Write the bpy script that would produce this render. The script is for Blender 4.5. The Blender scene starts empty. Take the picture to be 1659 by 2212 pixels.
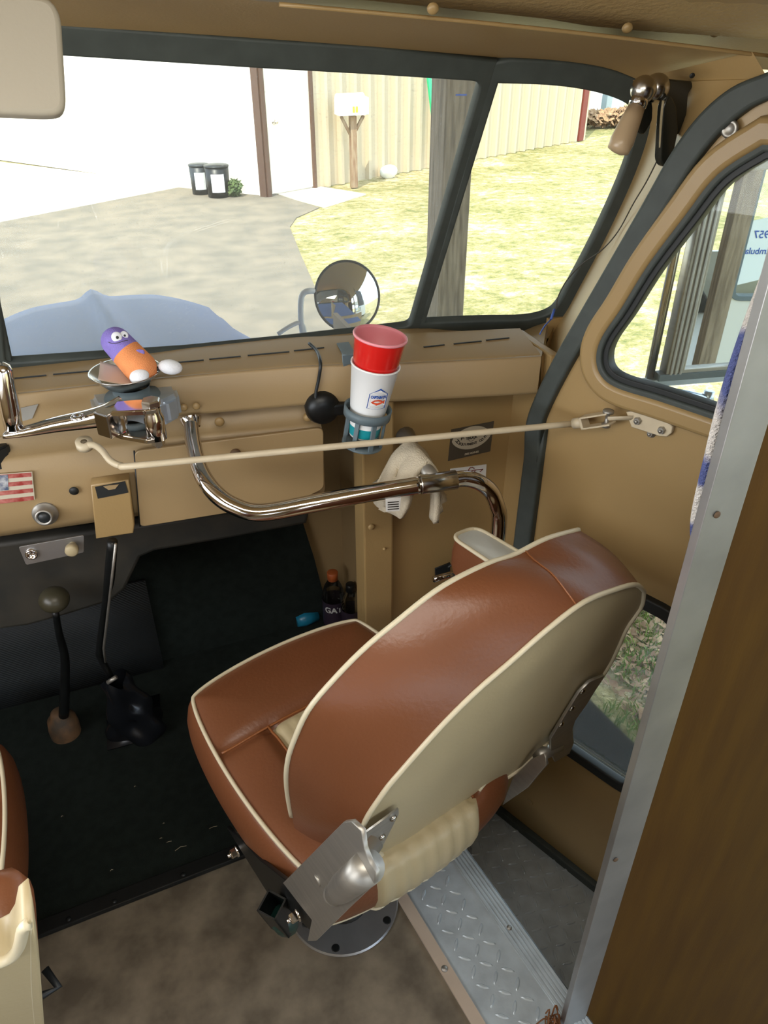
import bpy, bmesh, math, random
import numpy as np
from mathutils import Vector, Matrix, noise
random.seed(7)
SC = bpy.context.scene
COL = SC.collection
# ------------------------------------------------------------------ camera, sky, sun, exposure
FPX, CXP, CYP, EYE = 1660.0, 829.5, 1106.0, 1.75
PITCH, YAW = math.radians(33.5), math.radians(21.0)
fwd = Vector((math.sin(YAW)*math.cos(PITCH), math.cos(YAW)*math.cos(PITCH), -math.sin(PITCH)))
rgt = Vector((math.cos(YAW), -math.sin(YAW), 0.0))
upv = rgt.cross(fwd)
cd = bpy.data.cameras.new('camera'); cam = bpy.data.objects.new('camera', cd); COL.objects.link(cam)
cam.matrix_world = Matrix(((rgt.x, upv.x, -fwd.x, 0), (rgt.y, upv.y, -fwd.y, 0), (rgt.z, upv.z, -fwd.z, EYE), (0, 0, 0, 1)))
cd.sensor_fit = 'HORIZONTAL'; cd.sensor_width = 36.0; cd.lens = 36.0*FPX/1659.0
cd.clip_start = 0.02; cd.clip_end = 300
SC.camera = cam
world = bpy.data.worlds.new('world'); SC.world = world; world.use_nodes = True
bg = world.node_tree.nodes['Background']; bg.inputs[0].default_value = (0.68, 0.82, 1.0, 1); bg.inputs[1].default_value = 4.2
sl = bpy.data.lights.new('sun', 'SUN'); sl.energy = 7.0; sl.angle = math.radians(0.6); sl.color = (1.0, 0.95, 0.84)
so = bpy.data.objects.new('sun', sl); COL.objects.link(so)
so.rotation_euler = Vector((.35, .40, -.85)).to_track_quat('-Z', 'Y').to_euler()
def area(name, loc, tgt, sx, sy, power, color):
    l = bpy.data.lights.new(name, 'AREA'); l.shape = 'RECTANGLE'; l.size = sx; l.size_y = sy; l.energy = power; l.color = color
    o = bpy.data.objects.new(name, l); COL.objects.link(o); o.location = loc
    o.rotation_euler = (Vector(tgt)-Vector(loc)).to_track_quat('-Z', 'Y').to_euler()
area('rear_window_fill', (0.1, -2.6, 1.25), (0.2, 1.0, 1.0), 2.0, 1.1, 7, (1.0, 0.92, 0.78))  # added soft fill lamp behind the viewpoint, inside the unseen rear window
area('left_window_fill', (-1.15, 0.6, 1.3), (0.5, 1.0, 0.7), 1.5, 0.6, 19, (0.95, 0.97, 1.0))  # added fill lamp at the unseen left window, lifts cushion and header
area('overhead_fill', (0.1, 0.35, 1.92), (0.35, 0.7, 0), 0.9, 0.7, 17, (1.0, 0.95, 0.86))  # added overhead lamp to brighten floor and step; the roof has no hatch
vs = SC.view_settings; vs.view_transform = 'Standard'; vs.look = 'None'; vs.exposure = 0.0; vs.gamma = 1.0; vs.use_curve_mapping = False

# ------------------------------------------------------------------ rays and planes (pixels measured on the photo -> points on real planes)
CAM = Vector((0, 0, EYE))
def ray(px, py): return rgt*((px-CXP)/FPX) - upv*((py-CYP)/FPX) + fwd
def at_z(px, py, z): d = ray(px, py); return CAM + d*((z-EYE)/d.z)
def at_y(px, py, y): d = ray(px, py); return CAM + d*(y/d.y)
def at_x(px, py, x): d = ray(px, py); return CAM + d*(x/d.x)
class Plane:
    def __init__(s, O, S, T):
        s.O = Vector(O); s.S = Vector(S).normalized(); s.N = s.S.cross(Vector(T)).normalized(); s.T = s.N.cross(s.S)
        if (CAM-s.O).dot(s.N) < 0: s.side = -1
        else: s.side = 1            # side*N points to the cabin
    def px(s, x, y):
        d = ray(x, y); return CAM + d*((s.O-CAM).dot(s.N)/d.dot(s.N))
    def uv(s, x, y):
        p = s.px(x, y)-s.O; return (p.dot(s.S), p.dot(s.T))
    def P(s, u, v, w=0.0): return s.O + s.S*u + s.T*v + s.N*(w*s.side)
    def M(s, w=0.0):
        o = s.O + s.N*(w*s.side)
        return Matrix(((s.S.x, s.T.x, s.N.x, o.x), (s.S.y, s.T.y, s.N.y, o.y), (s.S.z, s.T.z, s.N.z, o.z), (0, 0, 0, 1)))

# ------------------------------------------------------------------ materials
def lin(c):
    return tuple(((v/255.0)/12.92 if v/255.0 <= 0.04045 else ((v/255.0+0.055)/1.055)**2.4) for v in c)
def mat(name, rgb, rough=0.5, metal=0.0, var=0.0, vs_=6.0, bump=0.0, bs=60.0, rgb2=None, coat=0.0, aniso=0.0, spec=0.5, detail=4.0, stretch=None):
    m = bpy.data.materials.new(name); m.use_nodes = True; nt = m.node_tree; b = nt.nodes['Principled BSDF']
    c = lin(rgb); b.inputs['Base Color'].default_value = (*c, 1); b.inputs['Roughness'].default_value = rough; b.inputs['Metallic'].default_value = metal
    b.inputs['Coat Weight'].default_value = coat; b.inputs['Specular IOR Level'].default_value = spec
    tc = nt.nodes.new('ShaderNodeTexCoord'); src = tc.outputs['Object']
    if stretch:
        mp = nt.nodes.new('ShaderNodeMapping'); mp.inputs['Scale'].default_value = stretch; nt.links.new(src, mp.inputs[0]); src = mp.outputs[0]
    if var > 0 or rgb2:
        n = nt.nodes.new('ShaderNodeTexNoise'); n.inputs['Scale'].default_value = vs_; n.inputs['Detail'].default_value = detail; nt.links.new(src, n.inputs[0])
        r = nt.nodes.new('ShaderNodeValToRGB'); c2 = lin(rgb2) if rgb2 else tuple(v*(1-var) for v in c)
        r.color_ramp.elements[0].position = 0.35; r.color_ramp.elements[1].position = 0.65
        r.color_ramp.elements[0].color = (*c2, 1); r.color_ramp.elements[1].color = (*c, 1)
        nt.links.new(n.outputs[0], r.inputs[0]); nt.links.new(r.outputs[0], b.inputs['Base Color'])
    if bump > 0:
        n2 = nt.nodes.new('ShaderNodeTexNoise'); n2.inputs['Scale'].default_value = bs; n2.inputs['Detail'].default_value = 3; nt.links.new(src, n2.inputs[0])
        bp = nt.nodes.new('ShaderNodeBump'); bp.inputs['Strength'].default_value = bump; bp.inputs['Distance'].default_value = 0.002
        nt.links.new(n2.outputs[0], bp.inputs['Height']); nt.links.new(bp.outputs[0], b.inputs['Normal'])
    return m
def glass(name, tint=(0.93, 0.95, 0.93), dust=0.10, dustc=(0.8, 0.8, 0.78)):
    m = bpy.data.materials.new(name); m.use_nodes = True; nt = m.node_tree; nt.nodes.remove(nt.nodes['Principled BSDF'])
    out = nt.nodes['Material Output']; tr = nt.nodes.new('ShaderNodeBsdfTransparent'); tr.inputs[0].default_value = (*tint, 1)
    gl = nt.nodes.new('ShaderNodeBsdfGlossy'); gl.inputs['Roughness'].default_value = 0.02
    fr = nt.nodes.new('ShaderNodeFresnel'); fr.inputs[0].default_value = 1.3
    mx = nt.nodes.new('ShaderNodeMixShader'); nt.links.new(fr.outputs[0], mx.inputs[0]); nt.links.new(tr.outputs[0], mx.inputs[1]); nt.links.new(gl.outputs[0], mx.inputs[2])
    # film of dust: fine specks and a soft smear that scatters daylight through the pane
    ts = nt.nodes.new('ShaderNodeBsdfTranslucent'); ts.inputs[0].default_value = (*dustc, 1)
    tc = nt.nodes.new('ShaderNodeTexCoord')
    n = nt.nodes.new('ShaderNodeTexNoise'); n.inputs['Scale'].default_value = 260; n.inputs['Detail'].default_value = 2; nt.links.new(tc.outputs['Object'], n.inputs[0])
    r = nt.nodes.new('ShaderNodeMapRange'); r.inputs[1].default_value = 0.62; r.inputs[2].default_value = 0.72; r.inputs[3].default_value = dust*0.6; r.inputs[4].default_value = min(1, dust*2.4)
    nt.links.new(n.outputs[0], r.inputs[0])
    mx2 = nt.nodes.new('ShaderNodeMixShader'); nt.links.new(r.outputs[0], mx2.inputs[0]); nt.links.new(mx.outputs[0], mx2.inputs[1]); nt.links.new(ts.outputs[0], mx2.inputs[2])
    nt.links.new(mx2.outputs[0], out.inputs[0]); return m
M = {}
M['tan'] = mat('tan_paint', (164, 136, 90), 0.38, var=0.10, vs_=3.0, bump=0.12, bs=220)
M['tan2'] = mat('tan_paint_dash', (162, 137, 98), 0.42, var=0.08, vs_=4.0, bump=0.08, bs=300)
M['tan_tex'] = mat('embossed_tan', (178, 152, 106), 0.42, bump=0.9, bs=120)
M['rubber'] = mat('rubber_seal', (66, 72, 68), 0.6, var=0.2, vs_=30)
M['rubber_dark'] = mat('black_rubber', (30, 32, 31), 0.55)
M['carpet'] = mat('black_carpet', (34, 40, 37), 0.95, var=0.25, vs_=40, bump=1.0, bs=500, spec=0.1)
M['pad'] = mat('black_padding', (60, 56, 48), 0.6, var=0.3, vs_=10, bump=0.5, bs=20, rgb2=(42, 42, 38))
M['lino'] = mat('mottled_floor', (128, 116, 98), 0.62, vs_=13, rgb2=(88, 78, 64), bump=0.1, bs=90, detail=11)
M['alu'] = mat('dull_aluminium', (178, 178, 178), 0.42, 0.9, var=0.2, vs_=9, bump=0.08, bs=60)
M['steel'] = mat('brushed_steel', (172, 168, 160), 0.42, 0.8, var=0.12, vs_=14, stretch=(1, 1, 8))
M['plate'] = mat('tread_plate', (196, 206, 212), 0.34, 0.35, var=0.2, vs_=20, bump=0.2, bs=120)
M['chrome'] = mat('chrome', (225, 220, 216), 0.09, 1.0, var=0.08, vs_=10)
M['chrome_r'] = mat('worn_chrome', (205, 200, 192), 0.22, 1.0, var=0.15, vs_=30)
M['mirror'] = mat('mirror_glass', (235, 238, 238), 0.01, 1.0)
M['leather'] = mat('brown_vinyl', (116, 70, 43), 0.36, var=0.12, vs_=5, bump=0.22, bs=150)
M['leather_side'] = mat('brown_vinyl_side', (140, 84, 44), 0.4, var=0.1, vs_=5, bump=0.2, bs=150)
M['cream'] = mat('cream_vinyl', (182, 167, 132), 0.45, var=0.08, vs_=5, bump=0.15, bs=150)
M['piping'] = mat('cream_piping', (205, 194, 166), 0.4)
M['grey_vinyl'] = mat('pale_grey_vinyl', (196, 200, 196), 0.4, bump=0.1, bs=150)
M['black'] = mat('black_plastic', (34, 38, 40), 0.42)
M['blackm'] = mat('black_metal', (28, 30, 30), 0.38, 0.3, var=0.3, vs_=30)
M['greyplast'] = mat('grey_blue_plastic', (92, 106, 112), 0.5)
M['wood_brown'] = mat('brown_hardboard', (84, 57, 12), 0.6, spec=.15, vs_=5, rgb2=(74, 48, 10), stretch=(5, 5, .7), detail=6, bump=0.1, bs=50)
M['white'] = mat('white_paint', (232, 232, 228), 0.45)
M['cupwhite'] = mat('white_cup', (236, 236, 234), 0.35)
M['cupred'] = mat('red_cup', (205, 30, 26), 0.25, coat=0.5)
M['cuppink'] = mat('pink_cup_inside', (238, 150, 160), 0.4)
M['teal'] = mat('teal_print', (20, 140, 150), 0.4)
M['bluep'] = mat('blue_print', (36, 84, 168), 0.4)
M['orangep'] = mat('orange_print', (214, 72, 28), 0.4)
M['purple'] = mat('purple_plush', (150, 134, 212), 0.95, var=0.15, vs_=40, bump=0.9, bs=500, spec=0.1)
M['orange'] = mat('orange_plush', (246, 158, 102), 0.95, var=0.12, vs_=40, bump=0.9, bs=500, spec=0.1)
M['whitepl'] = mat('white_plush', (235, 236, 240), 0.9, bump=0.4, bs=300)
M['towel'] = mat('cream_terry', (208, 196, 172), 0.95, var=0.12, vs_=30, bump=1.0, bs=330, spec=0.1)
M['grip'] = mat('tan_grip', (182, 158, 126), 0.3, var=0.1, vs_=8)
M['boot'] = mat('glossy_boot', (22, 24, 28), 0.22)
M['olive'] = mat('worn_knob', (70, 66, 50), 0.35, var=0.3, vs_=18)
M['rust'] = mat('rusty_cup', (116, 84, 54), 0.7, rgb2=(62, 52, 40), vs_=20)
M['visor'] = mat('grey_visor', (170, 162, 146), 0.6, bump=0.1, bs=200)
M['stick_dark'] = mat('dark_sticker', (84, 76, 64), 0.5)
M['stick_light'] = mat('pale_sticker', (196, 186, 164), 0.5)
M['ink'] = mat('dark_ink', (60, 56, 50), 0.6)
M['pinkmetal'] = mat('painted_strip', (186, 168, 150), 0.45, var=0.1, vs_=12)
M['red'] = mat('red_enamel', (170, 20, 22), 0.3)
M['capbrown'] = mat('orange_cap', (170, 86, 40), 0.5)
M['bottle_dark'] = mat('dark_label', (44, 34, 46), 0.45)
M['bluefoil'] = mat('blue_wrapper', (28, 110, 140), 0.3)
M['hood'] = mat('blue_grey_hood', (98, 122, 172), 0.5, var=0.1, vs_=3)
M['asphalt'] = mat('asphalt', (126, 114, 96), 0.9, rgb2=(106, 98, 84), vs_=3, bump=0.6, bs=30, detail=10)
M['concrete'] = mat('pale_concrete', (222, 212, 192), 0.85, var=0.08, vs_=2)
M['siding'] = mat('tan_siding', (196, 180, 152), 0.5)
M['garage'] = mat('white_garage_siding', (236, 230, 214), 0.5)
M['doorw'] = mat('white_steel_door', (228, 218, 200), 0.5)
M['brownw'] = mat('brown_trim', (88, 62, 46), 0.6)
M['redtrim'] = mat('red_brown_trim', (120, 52, 42), 0.6)
M['post'] = mat('weathered_wood', (150, 134, 112), 0.85, rgb2=(112, 98, 80), vs_=9, stretch=(6, 6, .5), detail=8, bump=0.5, bs=30)
M['postpaint'] = mat('worn_timber', (128, 96, 70), 0.85, rgb2=(160, 138, 110), vs_=9, stretch=(3, 3, .6))
M['green'] = mat('green_fibreglass', (30, 170, 110), 0.4)
M['blade'] = mat('grass_blade', (96, 140, 44), 0.7, rgb2=(150, 156, 70), vs_=3)
M['leaf'] = mat('dry_leaf', (170, 140, 104), 0.8, rgb2=(128, 92, 66), vs_=20)
M['foliage'] = mat('tree_leaves', (58, 78, 40), 0.8, rgb2=(90, 106, 56), vs_=3)
M['hair'] = mat('brown_fibre', (120, 74, 36), 0.6)
M['yellow'] = mat('yellow_wire', (190, 176, 60), 0.5)
M['bluewire'] = mat('blue_connector', (60, 90, 170), 0.4)
M['ply'] = mat('carport_boards', (150, 130, 104), 0.8)
M['shedblue'] = mat('pale_blue_shed', (190, 204, 214), 0.7)
M['paper'] = mat('sign_paper', (226, 236, 236), 0.8)
M['wsglass'] = glass('windshield_glass', (0.94, 0.96, 0.94), 0.10)
M['dglass'] = glass('door_glass', (0.93, 0.96, 0.93), 0.02)
M['bottleglass'] = glass('clear_plastic', (0.7, 0.7, 0.68), 0.1)

def grass_mat():
    m = mat('lawn', (170, 168, 84), 0.9); nt = m.node_tree; b = nt.nodes['Principled BSDF']; tc = nt.nodes.new('ShaderNodeTexCoord')
    n1 = nt.nodes.new('ShaderNodeTexNoise'); n1.inputs['Scale'].default_value = 1.1; n1.inputs['Detail'].default_value = 15; n1.inputs['Roughness'].default_value = 0.82
    mp = nt.nodes.new('ShaderNodeMapping'); mp.inputs['Scale'].default_value = (1.0, 1.3, 1); nt.links.new(tc.outputs['Object'], mp.inputs[0]); nt.links.new(mp.outputs[0], n1.inputs[0])
    r = nt.nodes.new('ShaderNodeValToRGB'); e = r.color_ramp.elements
    e[0].position = 0.40; e[0].color = (*lin((96, 104, 48)), 1); e[1].position = 0.60; e[1].color = (*lin((232, 214, 180)), 1)
    a = e.new(0.46); a.color = (*lin((136, 128, 72)), 1); a = e.new(0.53); a.color = (*lin((176, 160, 112)), 1)
    n3 = nt.nodes.new('ShaderNodeTexNoise'); n3.inputs['Scale'].default_value = 7.0; n3.inputs['Detail'].default_value = 10; n3.inputs['Roughness'].default_value = .8; nt.links.new(mp.outputs[0], n3.inputs[0])
    mxn = nt.nodes.new('ShaderNodeMix'); mxn.inputs[0].default_value = .5; nt.links.new(n1.outputs[0], mxn.inputs[2]); nt.links.new(n3.outputs[0], mxn.inputs[3])
    nt.links.new(mxn.outputs[0], r.inputs[0]); nt.links.new(r.outputs[0], b.inputs['Base Color'])
    n2 = nt.nodes.new('ShaderNodeTexNoise'); n2.inputs['Scale'].default_value = 22; n2.inputs['Detail'].default_value = 6; nt.links.new(tc.outputs['Object'], n2.inputs[0])
    bp = nt.nodes.new('ShaderNodeBump'); bp.inputs['Strength'].default_value = 1.0; bp.inputs['Distance'].default_value = 0.06; nt.links.new(n2.outputs[0], bp.inputs['Height']); nt.links.new(bp.outputs[0], b.inputs['Normal'])
    return m
M['lawn'] = grass_mat()
def check_mat(name, scale, c1, c2):
    m = mat(name, c1, 0.4); nt = m.node_tree; ck = nt.nodes.new('ShaderNodeTexChecker'); ck.inputs['Scale'].default_value = scale
    ck.inputs[1].default_value = (*lin(c1), 1); ck.inputs[2].default_value = (*lin(c2), 1); tc = nt.nodes.new('ShaderNodeTexCoord')
    nt.links.new(tc.outputs['UV'], ck.inputs[0]); nt.links.new(ck.outputs[0], nt.nodes['Principled BSDF'].inputs['Base Color']); return m
def plaid_mat():
    m = mat('blue_plaid_fleece', (90, 100, 150), 0.95, spec=0.1); nt = m.node_tree; b = nt.nodes['Principled BSDF']; tc = nt.nodes.new('ShaderNodeTexCoord')
    w = nt.nodes.new('ShaderNodeTexWave'); w.bands_direction = 'Z'; w.inputs['Scale'].default_value = 2.4; w.inputs['Distortion'].default_value = 5; w.inputs['Detail'].default_value = 4; w.inputs['Detail Scale'].default_value = 3
    nt.links.new(tc.outputs['Object'], w.inputs[0]); r = nt.nodes.new('ShaderNodeValToRGB'); e = r.color_ramp.elements
    e[0].position = 0.35; e[0].color = (*lin((84, 92, 138)), 1); e[1].position = 0.7; e[1].color = (*lin((200, 194, 188)), 1)
    nt.links.new(w.outputs['Color'], r.inputs[0]); nt.links.new(r.outputs[0], b.inputs['Base Color'])
    n2 = nt.nodes.new('ShaderNodeTexNoise'); n2.inputs['Scale'].default_value = 350; nt.links.new(tc.outputs['Object'], n2.inputs[0])
    bp = nt.nodes.new('ShaderNodeBump'); bp.inputs['Strength'].default_value = 1.0; bp.inputs['Distance'].default_value = 0.004; nt.links.new(n2.outputs[0], bp.inputs['Height']); nt.links.new(bp.outputs[0], b.inputs['Normal'])
    return m
M['plaid'] = plaid_mat()

# ------------------------------------------------------------------ mesh helpers
def wloc(o):
    v = Vector((0, 0, 0))
    while o: v += o.location; o = o.parent
    return v
def obj(name, me, m=None, parent=None, smooth=None, origin=None):
    """me: mesh with world coordinates -> linked object"""
    if m is not None:
        me.materials.clear(); me.materials.append(m)
    if smooth is not None:
        me.polygons.foreach_set('use_smooth', [smooth]*len(me.polygons))
    n = len(me.vertices); co = np.empty(n*3); me.vertices.foreach_get('co', co); co = co.reshape(-1, 3)
    mn = co.min(0); mx = co.max(0)
    base = Vector(((mn[0]+mx[0])/2, (mn[1]+mx[1])/2, mn[2])) if origin is None else Vector(origin)
    me.transform(Matrix.Translation(-base)); me.name = name
    o = bpy.data.objects.new(name, me); COL.objects.link(o)
    if parent: o.parent = parent; o.location = base - wloc(parent)
    else: o.location = base
    return o
def tag(o, label, cat, group=None, kind=None):
    o['label'] = label; o['category'] = cat
    if group: o['group'] = group
    if kind: o['kind'] = kind
    return o
def thing(name, label, cat, loc, group=None, kind=None):
    o = bpy.data.objects.new(name, None); COL.objects.link(o); o.location = loc; o.empty_display_size = 0.05
    if label: tag(o, label, cat, group, kind)
    return o
def struct(o, label=None):
    o['kind'] = 'structure'
    if label: o['label'] = label
    return o
def bm2me(bm, name='m'):
    me = bpy.data.meshes.new(name); bmesh.ops.recalc_face_normals(bm, faces=bm.faces); bm.to_mesh(me); bm.free(); return me
def join(meshes):
    bm = bmesh.new()
    for m in meshes:
        bm.from_mesh(m)
    me = bpy.data.meshes.new('j'); bm.to_mesh(me); bm.free()
    return me
def grid(P, closed_u=False, closed_v=False, thick=0):
    """P[i][j] points -> mesh"""
    bm = bmesh.new(); V = [[bm.verts.new(p) for p in r] for r in P]; n = len(P); k = len(P[0])
    for i in range(n if closed_u else n-1):
        for j in range(k if closed_v else k-1):
            a = V[i][j]; b = V[(i+1) % n][j]; c = V[(i+1) % n][(j+1) % k]; d = V[i][(j+1) % k]
            try: bm.faces.new((a, b, c, d))
            except Exception: pass
    bmesh.ops.recalc_face_normals(bm, faces=bm.faces)
    if thick:
        bm.normal_update(); fs = bm.faces[:]; be = [e for e in bm.edges if len(e.link_faces) == 1]
        dup = {v: bm.verts.new(v.co-v.normal*thick) for v in bm.verts[:]}
        for f in fs: bm.faces.new([dup[v] for v in reversed(f.verts)])
        for e in be: a, b = e.verts; bm.faces.new((a, b, dup[b], dup[a]))
        bmesh.ops.recalc_face_normals(bm, faces=bm.faces)
    me = bpy.data.meshes.new('g'); bm.to_mesh(me); bm.free()
    me.polygons.foreach_set('use_smooth', [True]*len(me.polygons)); return me
def catmull(pts, n=8, closed=False):
    pts = [Vector(p) for p in pts]; out = []; N = len(pts)
    for i in range(N if closed else N-1):
        if closed: p0, p1, p2, p3 = pts[(i-1) % N], pts[i], pts[(i+1) % N], pts[(i+2) % N]
        else: p0, p1, p2, p3 = pts[max(i-1, 0)], pts[i], pts[i+1], pts[min(i+2, N-1)]
        for k in range(n):
            t = k/n; out.append(0.5*((2*p1)+(-p0+p2)*t+(2*p0-5*p1+4*p2-p3)*t*t+(-p0+3*p1-3*p2+p3)*t**3))
    if not closed: out.append(pts[-1].copy())
    return out
def tube(pts, r, seg=10, closed=False, smooth_n=0, caps=True, flat=1.0):
    """swept round tube through pts; r number or list"""
    if smooth_n:
        if isinstance(r, (list, tuple)):
            rr = catmull([Vector((x, 0, 0)) for x in r], smooth_n, closed); r = [max(v.x, 1e-4) for v in rr]
        pts = catmull(pts, smooth_n, closed)
    pts = [Vector(p) for p in pts]; N = len(pts); R = r if isinstance(r, (list, tuple)) else [r]*N
    bm = bmesh.new(); rings = []; prev = None
    for i in range(N):
        if closed: t = (pts[(i+1) % N]-pts[(i-1) % N])
        else: t = pts[min(i+1, N-1)]-pts[max(i-1, 0)]
        if t.length < 1e-9: t = Vector((0, 0, 1))
        t.normalize()
        if prev is None: a = t.orthogonal().normalized()
        else: a = (prev - t*prev.dot(t)); a = a.normalized() if a.length > 1e-6 else t.orthogonal().normalized()
        prev = a; b = t.cross(a)
        rings.append([bm.verts.new(pts[i]+(a*math.cos(2*math.pi*k/seg)*flat+b*math.sin(2*math.pi*k/seg))*R[i]) for k in range(seg)])
    for i in range(N if closed else N-1):
        A = rings[i]; B = rings[(i+1) % N]
        for k in range(seg): bm.faces.new((A[k], A[(k+1) % seg], B[(k+1) % seg], B[k]))
    if not closed and caps: bm.faces.new(rings[0][::-1]); bm.faces.new(rings[-1])
    me = bm2me(bm); me.polygons.foreach_set('use_smooth', [len(p.vertices) == 4 for p in me.polygons]); return me
def axisM(p, d, x=None):
    d = Vector(d).normalized(); a = Vector(x) if x is not None else d.orthogonal()
    a = (a-d*a.dot(d)).normalized(); b = d.cross(a); p = Vector(p)
    return Matrix(((a.x, b.x, d.x, p.x), (a.y, b.y, d.y, p.y), (a.z, b.z, d.z, p.z), (0, 0, 0, 1)))
def lathe(prof, Mx=Matrix(), seg=24, smooth=True):
    """prof [(r,z)] about local z"""
    bm = bmesh.new(); rings = []
    for r, z in prof:
        if r < 1e-6: rings.append([bm.verts.new(Mx @ Vector((0, 0, z)))])
        else: rings.append([bm.verts.new(Mx @ Vector((r*math.cos(2*math.pi*k/seg), r*math.sin(2*math.pi*k/seg), z))) for k in range(seg)])
    for A, B in zip(rings, rings[1:]):
        for k in range(seg):
            a = A[k % len(A)]; b = A[(k+1) % len(A)]; c = B[(k+1) % len(B)]; d = B[k % len(B)]
            vs_ = [];
            for v in (a, b, c, d):
                if v not in vs_: vs_.append(v)
            if len(vs_) > 2:
                try: bm.faces.new(vs_)
                except Exception: pass
    me = bm2me(bm); me.polygons.foreach_set('use_smooth', [smooth]*len(me.polygons)); return me
def box(p0, p1, bev=0.0, Mx=None, seg=2):
    bm = bmesh.new(); bmesh.ops.create_cube(bm, size=1.0)
    p0 = Vector(p0); p1 = Vector(p1); s = p1-p0; c = (p0+p1)/2
    for v in bm.verts: v.co = Vector((v.co.x*s.x+c.x, v.co.y*s.y+c.y, v.co.z*s.z+c.z))
    if bev: bmesh.ops.bevel(bm, geom=bm.edges[:], offset=bev, segments=seg, affect='EDGES', profile=0.6)
    if Mx is not None: bm.transform(Mx)
    return bm2me(bm)
def sphere(c, r, seg=24, scale=(1, 1, 1), Mx=None):
    bm = bmesh.new(); bmesh.ops.create_uvsphere(bm, u_segments=seg, v_segments=seg//2, radius=r)
    bm.transform(Matrix.Diagonal((*scale, 1)))
    if Mx is not None: bm.transform(Mx)
    bm.transform(Matrix.Translation(Vector(c))); me = bm2me(bm); me.polygons.foreach_set('use_smooth', [True]*len(me.polygons)); return me
def from_curve(cu):
    o = bpy.data.objects.new('tmp', cu); COL.objects.link(o); dg = bpy.context.evaluated_depsgraph_get()
    me = bpy.data.meshes.new_from_object(o.evaluated_get(dg)); COL.objects.unlink(o); bpy.data.objects.remove(o); return me
def plate(pl, outer, holes=(), th=0.004, w=0.0, bev=0.0, uvs=False, sm=False):
    """flat plate with holes lying in a plane. outer/holes are pixel outlines (uvs=False) or plane coordinates"""
    cu = bpy.data.curves.new('c', 'CURVE'); cu.dimensions = '2D'; cu.fill_mode = 'BOTH'; cu.extrude = th/2; cu.bevel_depth = bev; cu.bevel_resolution = 2
    for ring in [outer]+list(holes):
        pts = ring if uvs else [pl.uv(*p) for p in ring]
        s = cu.splines.new('POLY'); s.points.add(len(pts)-1); s.use_cyclic_u = True
        for i, p in enumerate(pts): s.points[i].co = (p[0], p[1], 0, 1)
    me = from_curve(cu); bpy.data.curves.remove(cu); me.transform(pl.M(w)); return me
def rnd(pts, r=0.02, n=5, closed=True):
    """round the corners of a 2D outline"""
    out = []; N = len(pts)
    for i in range(N):
        p = Vector(pts[i]); a = Vector(pts[i-1]); b = Vector(pts[(i+1) % N]); da = (a-p); db = (b-p)
        ra = min(r, da.length*0.45); rb = min(r, db.length*0.45); A = p+da.normalized()*ra; B = p+db.normalized()*rb
        for k in range(n+1):
            t = k/n; out.append(tuple((A*(1-t)**2+p*2*t*(1-t)+B*t*t)))
    return out
def offs(pts, d):
    """offset closed 2D outline outward by d"""
    N = len(pts); ar = sum(pts[i-1][0]*pts[i][1]-pts[i][0]*pts[i-1][1] for i in range(N)); s = 1 if ar > 0 else -1; out = []
    for i in range(N):
        a = Vector(pts[i-1]); p = Vector(pts[i]); b = Vector(pts[(i+1) % N])
        d1 = (p-a); d2 = (b-p)
        if d1.length < 1e-9: d1 = d2
        if d2.length < 1e-9: d2 = d1
        n1 = Vector((d1.y, -d1.x)).normalized(); n2 = Vector((d2.y, -d2.x)).normalized(); n = n1+n2
        if n.length < 1e-6: n = n1
        n.normalize(); out.append(tuple(p+n*(s*d/max(0.5, n.dot(n1)))))
    return out
def textmesh(s, size, Mx, ext=0.0003, bold=0, shear=0, width=None, align='CENTER'):
    cu = bpy.data.curves.new('t', 'FONT'); cu.body = s; cu.size = size; cu.extrude = ext; cu.align_x = align; cu.align_y = 'CENTER'; cu.offset = bold; cu.shear = shear
    me = from_curve(cu); bpy.data.curves.remove(cu)
    if width:
        xs = [v.co.x for v in me.vertices]; k = width/max(1e-6, max(xs)-min(xs)); me.transform(Matrix.Diagonal((k, 1, 1, 1)))
    me.transform(Mx); return me
def arctext(s, size, R, a0, a1, Mx, bold=0.0, inv=False):
    """letters along an arc, in plane Mx"""
    ms = []; n = len(s)
    for i, ch in enumerate(s):
        if ch == ' ': continue
        a = a0+(a1-a0)*(i/(n-1)); rot = a-math.pi/2 if not inv else a+math.pi/2
        ms.append(textmesh(ch, size, Mx @ Matrix.Translation((R*math.cos(a), R*math.sin(a), 0)) @ Matrix.Rotation(rot, 4, 'Z'), bold=bold))
    return join(ms)
def nut(p, d, r=0.008, h=0.007):
    Mx = axisM(p, d)
    return join([lathe([(r*1.35, 0), (r*1.35, h*.2), (r*.5, h*.25)], Mx, 16), lathe([(0, h*.2), (r, h*.2), (r, h), (r*.85, h*1.15), (0, h*1.15)], Mx, 6, False), lathe([(0, h), (r*.45, h), (r*.45, h*1.6), (0, h*1.65)], Mx, 10)])
def rivet(p, d, r=0.007, h=0.003):
    return lathe([(r, 0), (r, h*.3), (r*.8, h*.8), (r*.4, h*1.05), (0, h*1.1)], axisM(p, d), 16)

def sm(pts, n=5, closed=False):
    return [(p.x, p.y) for p in catmull([Vector((a[0], a[1], 0)) for a in pts], n, closed)]
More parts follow.
